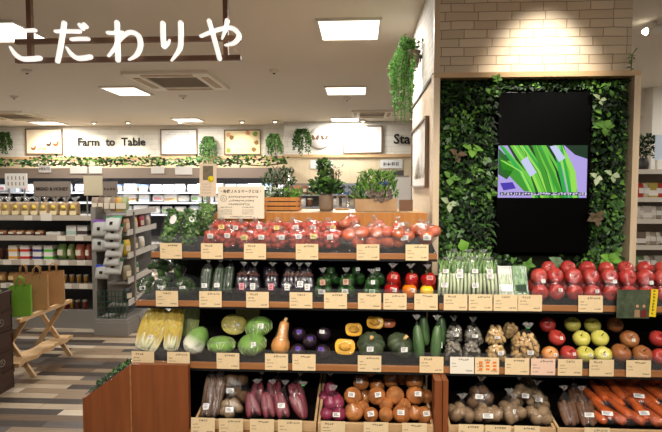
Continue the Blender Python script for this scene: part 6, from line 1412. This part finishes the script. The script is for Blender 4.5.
q = at(208, 196, 3.22); boxobj('leaflet_post', (-.006, .006, 0, .012, 0, q.z - 1.26), M_pine).location = (q.x, 3.24, 1.262); o = bpy.data.objects['leaflet_post']; tag(o, 'slim wooden post carrying the pink leaflet card', 'post')

# ------------------------------------------------------------------ side wall: hanging vine pot, picture
wx = PX0
q = at(414, 60, 3.85); t = thing('hanging_vine', 'trailing vine in a metal wall pot on the white brick side of the pillar', 'plant', (wx - .062, 3.85, q.z)); mb = MB(); mb.lathe([(.036, -.055), (.05, .06), (.052, .065), (.047, .06)], 20); mb.build('pot', mat('zinc_pot', (132, 118, 104), .4, .5, metal=.6), t)
mb = MB(); mb.tube([(.058, 0, .02), (.04, 0, .02)], .012, 8); mb.build('bracket', M_steeld, t)
rg = random.Random(17); mb = MB(); s = pxm(3.85)
for k in range(44):
    xe = rg.uniform(-.165, .01) - .0; L_ = rg.uniform(.16, .50) * (1 - 1.0 * abs(xe + .085)); yo = rg.uniform(-.06, .06); pts = [Vector((rg.uniform(-.02, .02), 0, .06)), Vector((xe * .6, yo * .6, .10 + rg.uniform(0, .07))), Vector((xe, yo, -.02)), Vector((xe * 1.0 - .01, yo, -L_ * .55)), Vector((xe * .9 - .012, yo, -L_))]
    mb.tube(pts, .0016, 4, 3)
    for j in range(46):
        u = rg.random() * 3.99; i = int(u); p = pts[i].lerp(pts[i + 1], u - i); mb.leaf(p, (rg.uniform(-1, 1), rg.uniform(-1, .4), rg.uniform(-.8, .3)), (0, -.8, .4), rg.uniform(.016, .028), .011, rg.choice((0, 0, 1, 2)))
mb.build('trailing_leaves', [mat('vine_green', (104, 172, 78), .5, .3, (128, 190, 96), 20, .7), mat('vine_deep', (72, 138, 56), .5, .3), mat('vine_pale', (140, 186, 100), .5, .3), M_stem], t)
bush(t, 110, .14, .12, .09, .026, [LG[1], LG[0], LG[2]], 18, .05, lambda u: 1, .5, 'crown_leaves')
bush(t, 50, .09, .1, .05, .026, [LG[0]], 19, .0, lambda u: 1, .5, 'pot_ivy_leaves', .04)
# framed grass picture on the pillar's side wall
xw = wx - .001
def onside(px):                                  # depth at which the side wall shows in column px
    lo, hi = 3.2, 4.6
    for _ in range(40):
        m_ = (lo + hi) / 2
        d = ray(px, 190); xx = d.x * (m_ / d.y)
        if xx < xw: hi, lo = hi, m_   # deeper shows nearer the vanishing point
        else: hi = hi
        if xx > xw: hi = m_
        else: lo = m_
    return (lo + hi) / 2
yn, yf_ = 3.42, 4.36
zt = 1.5 + 71 * yn / F; zb2 = 1.5 + 0.5 * yn / F
t = thing('framed_picture', 'framed print of pale dry grasses on the wooden side of the pillar', 'picture', (xw, (yn + yf_) / 2, (zt + zb2) / 2)); h2 = (zt - zb2) / 2; d2 = (yf_ - yn) / 2; mb = MB(); f_ = .014
mb.box(-.025, 0, -d2, d2, h2 - f_, h2); mb.box(-.025, 0, -d2, d2, -h2, -h2 + f_); mb.box(-.025, 0, -d2, -d2 + f_, -h2 + f_, h2 - f_); mb.box(-.025, 0, d2 - f_, d2, -h2 + f_, h2 - f_); mb.build('frame', M_frame, t)
boxobj('print', (-.012, 0, -d2 + f_, d2 - f_, -h2 + f_, h2 - f_), mat('print_pale', (214, 208, 200), .7, .2), t); mb = MB(); rg = random.Random(6)
for k in range(60):
    y0 = rg.uniform(-.7, .7) * d2; z0 = -h2 * .72; y1 = y0 + rg.uniform(-.12, .12); z1 = z0 + rg.uniform(.1, .8) * h2 * (1 if abs(y0) < d2 * .5 else .45); mb.add([(-.0128, y0 - .004, z0), (-.0128, y0 + .006, z0), (-.0128, y1 + .002, z1), (-.0128, y1 - .002, z1)], [(3, 2, 1, 0)], k % 3)
mb.build('grass_figures', [mat('grass_taupe', (150, 132, 110), .8, .1), mat('grass_grey', (120, 112, 104), .8, .1), mat('grass_sand', (186, 164, 124), .8, .1)], t)

# ------------------------------------------------------------------ counter and shelves behind the planters
YK = 8.9; kx0 = xat(287, YK, 1.5); kx1 = 1.6
ct = thing('deli_shelf', 'grey wall shelf unit of groceries behind the planters', 'shelf unit', ((kx0 + kx1) / 2, YK + .2, 0))
kz = [1.5 + 1.5 * YK / F - .14, 1.5 - 19 * YK / F, 1.5 - 30 * YK / F]
part('back_panel', (kx0, kx1, YK + .4, YK + .43, 0, 1.5 + 5 * YK / F), M_steel, ct); part('base', (kx0, kx1, YK, YK + .4, 0, .5), M_steel, ct)
for z in kz: part('shelf', (kx0, kx1, YK, YK + .4, z - .02, z), mat('deli_shelf_grey', (150, 150, 152), .5, .4), ct)
cols_ = [('orange', (206, 130, 70)), ('brown', (130, 84, 56)), ('cream', (220, 206, 176)), ('blue', (70, 120, 190)), ('grey', (170, 172, 178)), ('white', (226, 224, 220)), ('red', (176, 60, 50))]
seq = {0: [(291, 1), (298, 0), (305, 1), (312, 0), (319, 2), (340, 3), (346, 3), (353, 4), (360, 5), (367, 4), (392, 0), (398, 1)], 1: [(290, 6), (297, 2), (303, 5), (310, 1), (336, 5), (345, 4), (352, 2), (396, 2), (403, 6)]}
for row, it in seq.items():
    for j, (px, c) in enumerate(it):
        nm, col = cols_[c]; o = inst('grocery_bag', pack_mesh(0, .10, .155 if row == 0 else .15, .08, tone('deli_' + nm, col), tone('pouchpale', (214, 200, 176)), (0, 2, 0, 1)[j % 4]), None, (xat(px, YK + .1, kz[row] + .05), YK + .1, kz[row] + .002)); tag(o, '%s grocery pack on the %s shelf behind the planters, %s from the ivy' % (nm, ('upper', 'lower')[row], ordn(j)), 'grocery pack', 'grocery packs behind the planters')
for lab, x0, x1, y0, y1, body in (('white sign board above the shelf behind the tall potted plant', 310.5, 333, 160, 168.5, None), ('white sign board with dark letters above the shelf by the pillar', 380.5, 402.5, 159.5, 168.5, '*4')):
    board('hanging_board', lab, x0, x1, y0, y1, YS - .008, mat('board_white', (216, 214, 210), .7, .2), body, .07, M_print, False)
board('shelf_sign', 'grey sign with pale letters among the groceries behind the cloche', 344, 360, 183.5, 191, 8.7, mat('deli_grey', (142, 146, 154), .6, .3), '*4', .06, mat('sign_dark', (56, 48, 44), .7, .2), True, z0=.0)
a = at(399, 176, 7.2); t = thing('cash_register', 'white cash register cabinet beside the pillar behind the planter', 'register', (a.x, 7.3, 0)); boxobj('cabinet', (-.16, .16, -.15, .2, 0, a.z - .02), mat('register_white', (214, 208, 200), .5, .3), t); boxobj('screen', (-.07, .07, -.05, -.03, a.z - .02, a.z + .08), M_steeld, t); boxobj('keyboard', (-.13, .13, -.14, -.06, a.z - .02, a.z + .005), M_steel, t)

# ------------------------------------------------------------------ shelf unit past the pillar
YR = 6.0; rx0 = 3.0; rx1 = 4.6
rs = thing('white_shelf_unit', 'white shelf unit of small packs past the green wall', 'shelf unit', ((rx0 + rx1) / 2, 6.3, 0)); rz = [1.5 - (y - 188) * YR / F for y in (198, 219, 244.5, 268)]; rtop = 1.5 - (171 - 188) * YR / F
M_rs = mat('shelf_ivory', (206, 196, 180), .5, .3); part('back_panel', (rx0, rx1, 6.5, 6.53, 0, rtop), mat('shelf_back', (120, 108, 96), .6, .3), rs); part('base', (rx0, rx1, 6.0, 6.5, 0, .3), M_rs, rs)
for z in rz + [rtop]: part('shelf', (rx0, rx1, 6.0, 6.5, z - .02, z), M_rs, rs); part('price_rail', (rx0, rx1, 5.985, 6.0, z - .04, z + .012), M_rs, rs)
zz = 1.5 - (168 - 188) * YR / F - .27
CR = {0: [(180, 60, 40), (206, 190, 170), (170, 150, 60), (190, 60, 50)], 1: [(206, 196, 184), (190, 180, 170), (214, 204, 190), (150, 140, 130)], 2: [(110, 96, 80), (196, 186, 160), (150, 140, 120), (200, 190, 176)], 3: [(90, 104, 70), (190, 180, 164), (120, 112, 96), (160, 156, 140)]}
for row in range(4):
    for j, px in enumerate((640, 646, 652, 658, 664)):
        c = CR[row][j % 4]; o = inst('grocery_pack', pack_mesh(0, .10, .15 if row else .17, .07, mat('pack%d_%d' % (row, j % 4), c, .4, .4), tone('cartonwhite', (224, 216, 206)), (0, 0, 2, 0)[(row + j) % 4]), None, (xat(px, 6.1, rz[row] + .05), 6.1, rz[row] + .002), (-.1, 0, R.uniform(-.1, .1))); tag(o, 'small pack on the %s shelf past the green wall, %s from the oak frame' % (('top', 'second', 'third', 'fourth')[row], ordn(j)), 'grocery pack', 'packs on the white shelf unit')
t = thing('potted_bush', 'dark bushy plant in a slim vase on top of the white shelf unit', 'plant', (xat(645.5, 6.2, 1.72), 6.25, rtop + .001)); mb = MB(); mb.lathe([(.05, 0), (.06, .08), (.045, .14), (.04, .15)], 16); mb.build('vase', M_steeld, t); bush(t, 240, .24, .2, .26, .05, [LG[0], LG[3], LG[1]], 31, .14, lambda u: 1 - .3 * u, .5)
o = None
t = thing('sign_card', 'pale blue sign card standing beside the vase past the pillar', 'sign', (xat(661, 6.1, 1.8), 6.12, rtop + .001)); boxobj('card', (-.06, .06, -.004, .004, .12, .40), mat('sign_paleblue', (200, 210, 224), .6, .3), t); boxobj('stand', (-.04, .04, -.02, .03, 0, .12), M_white, t)
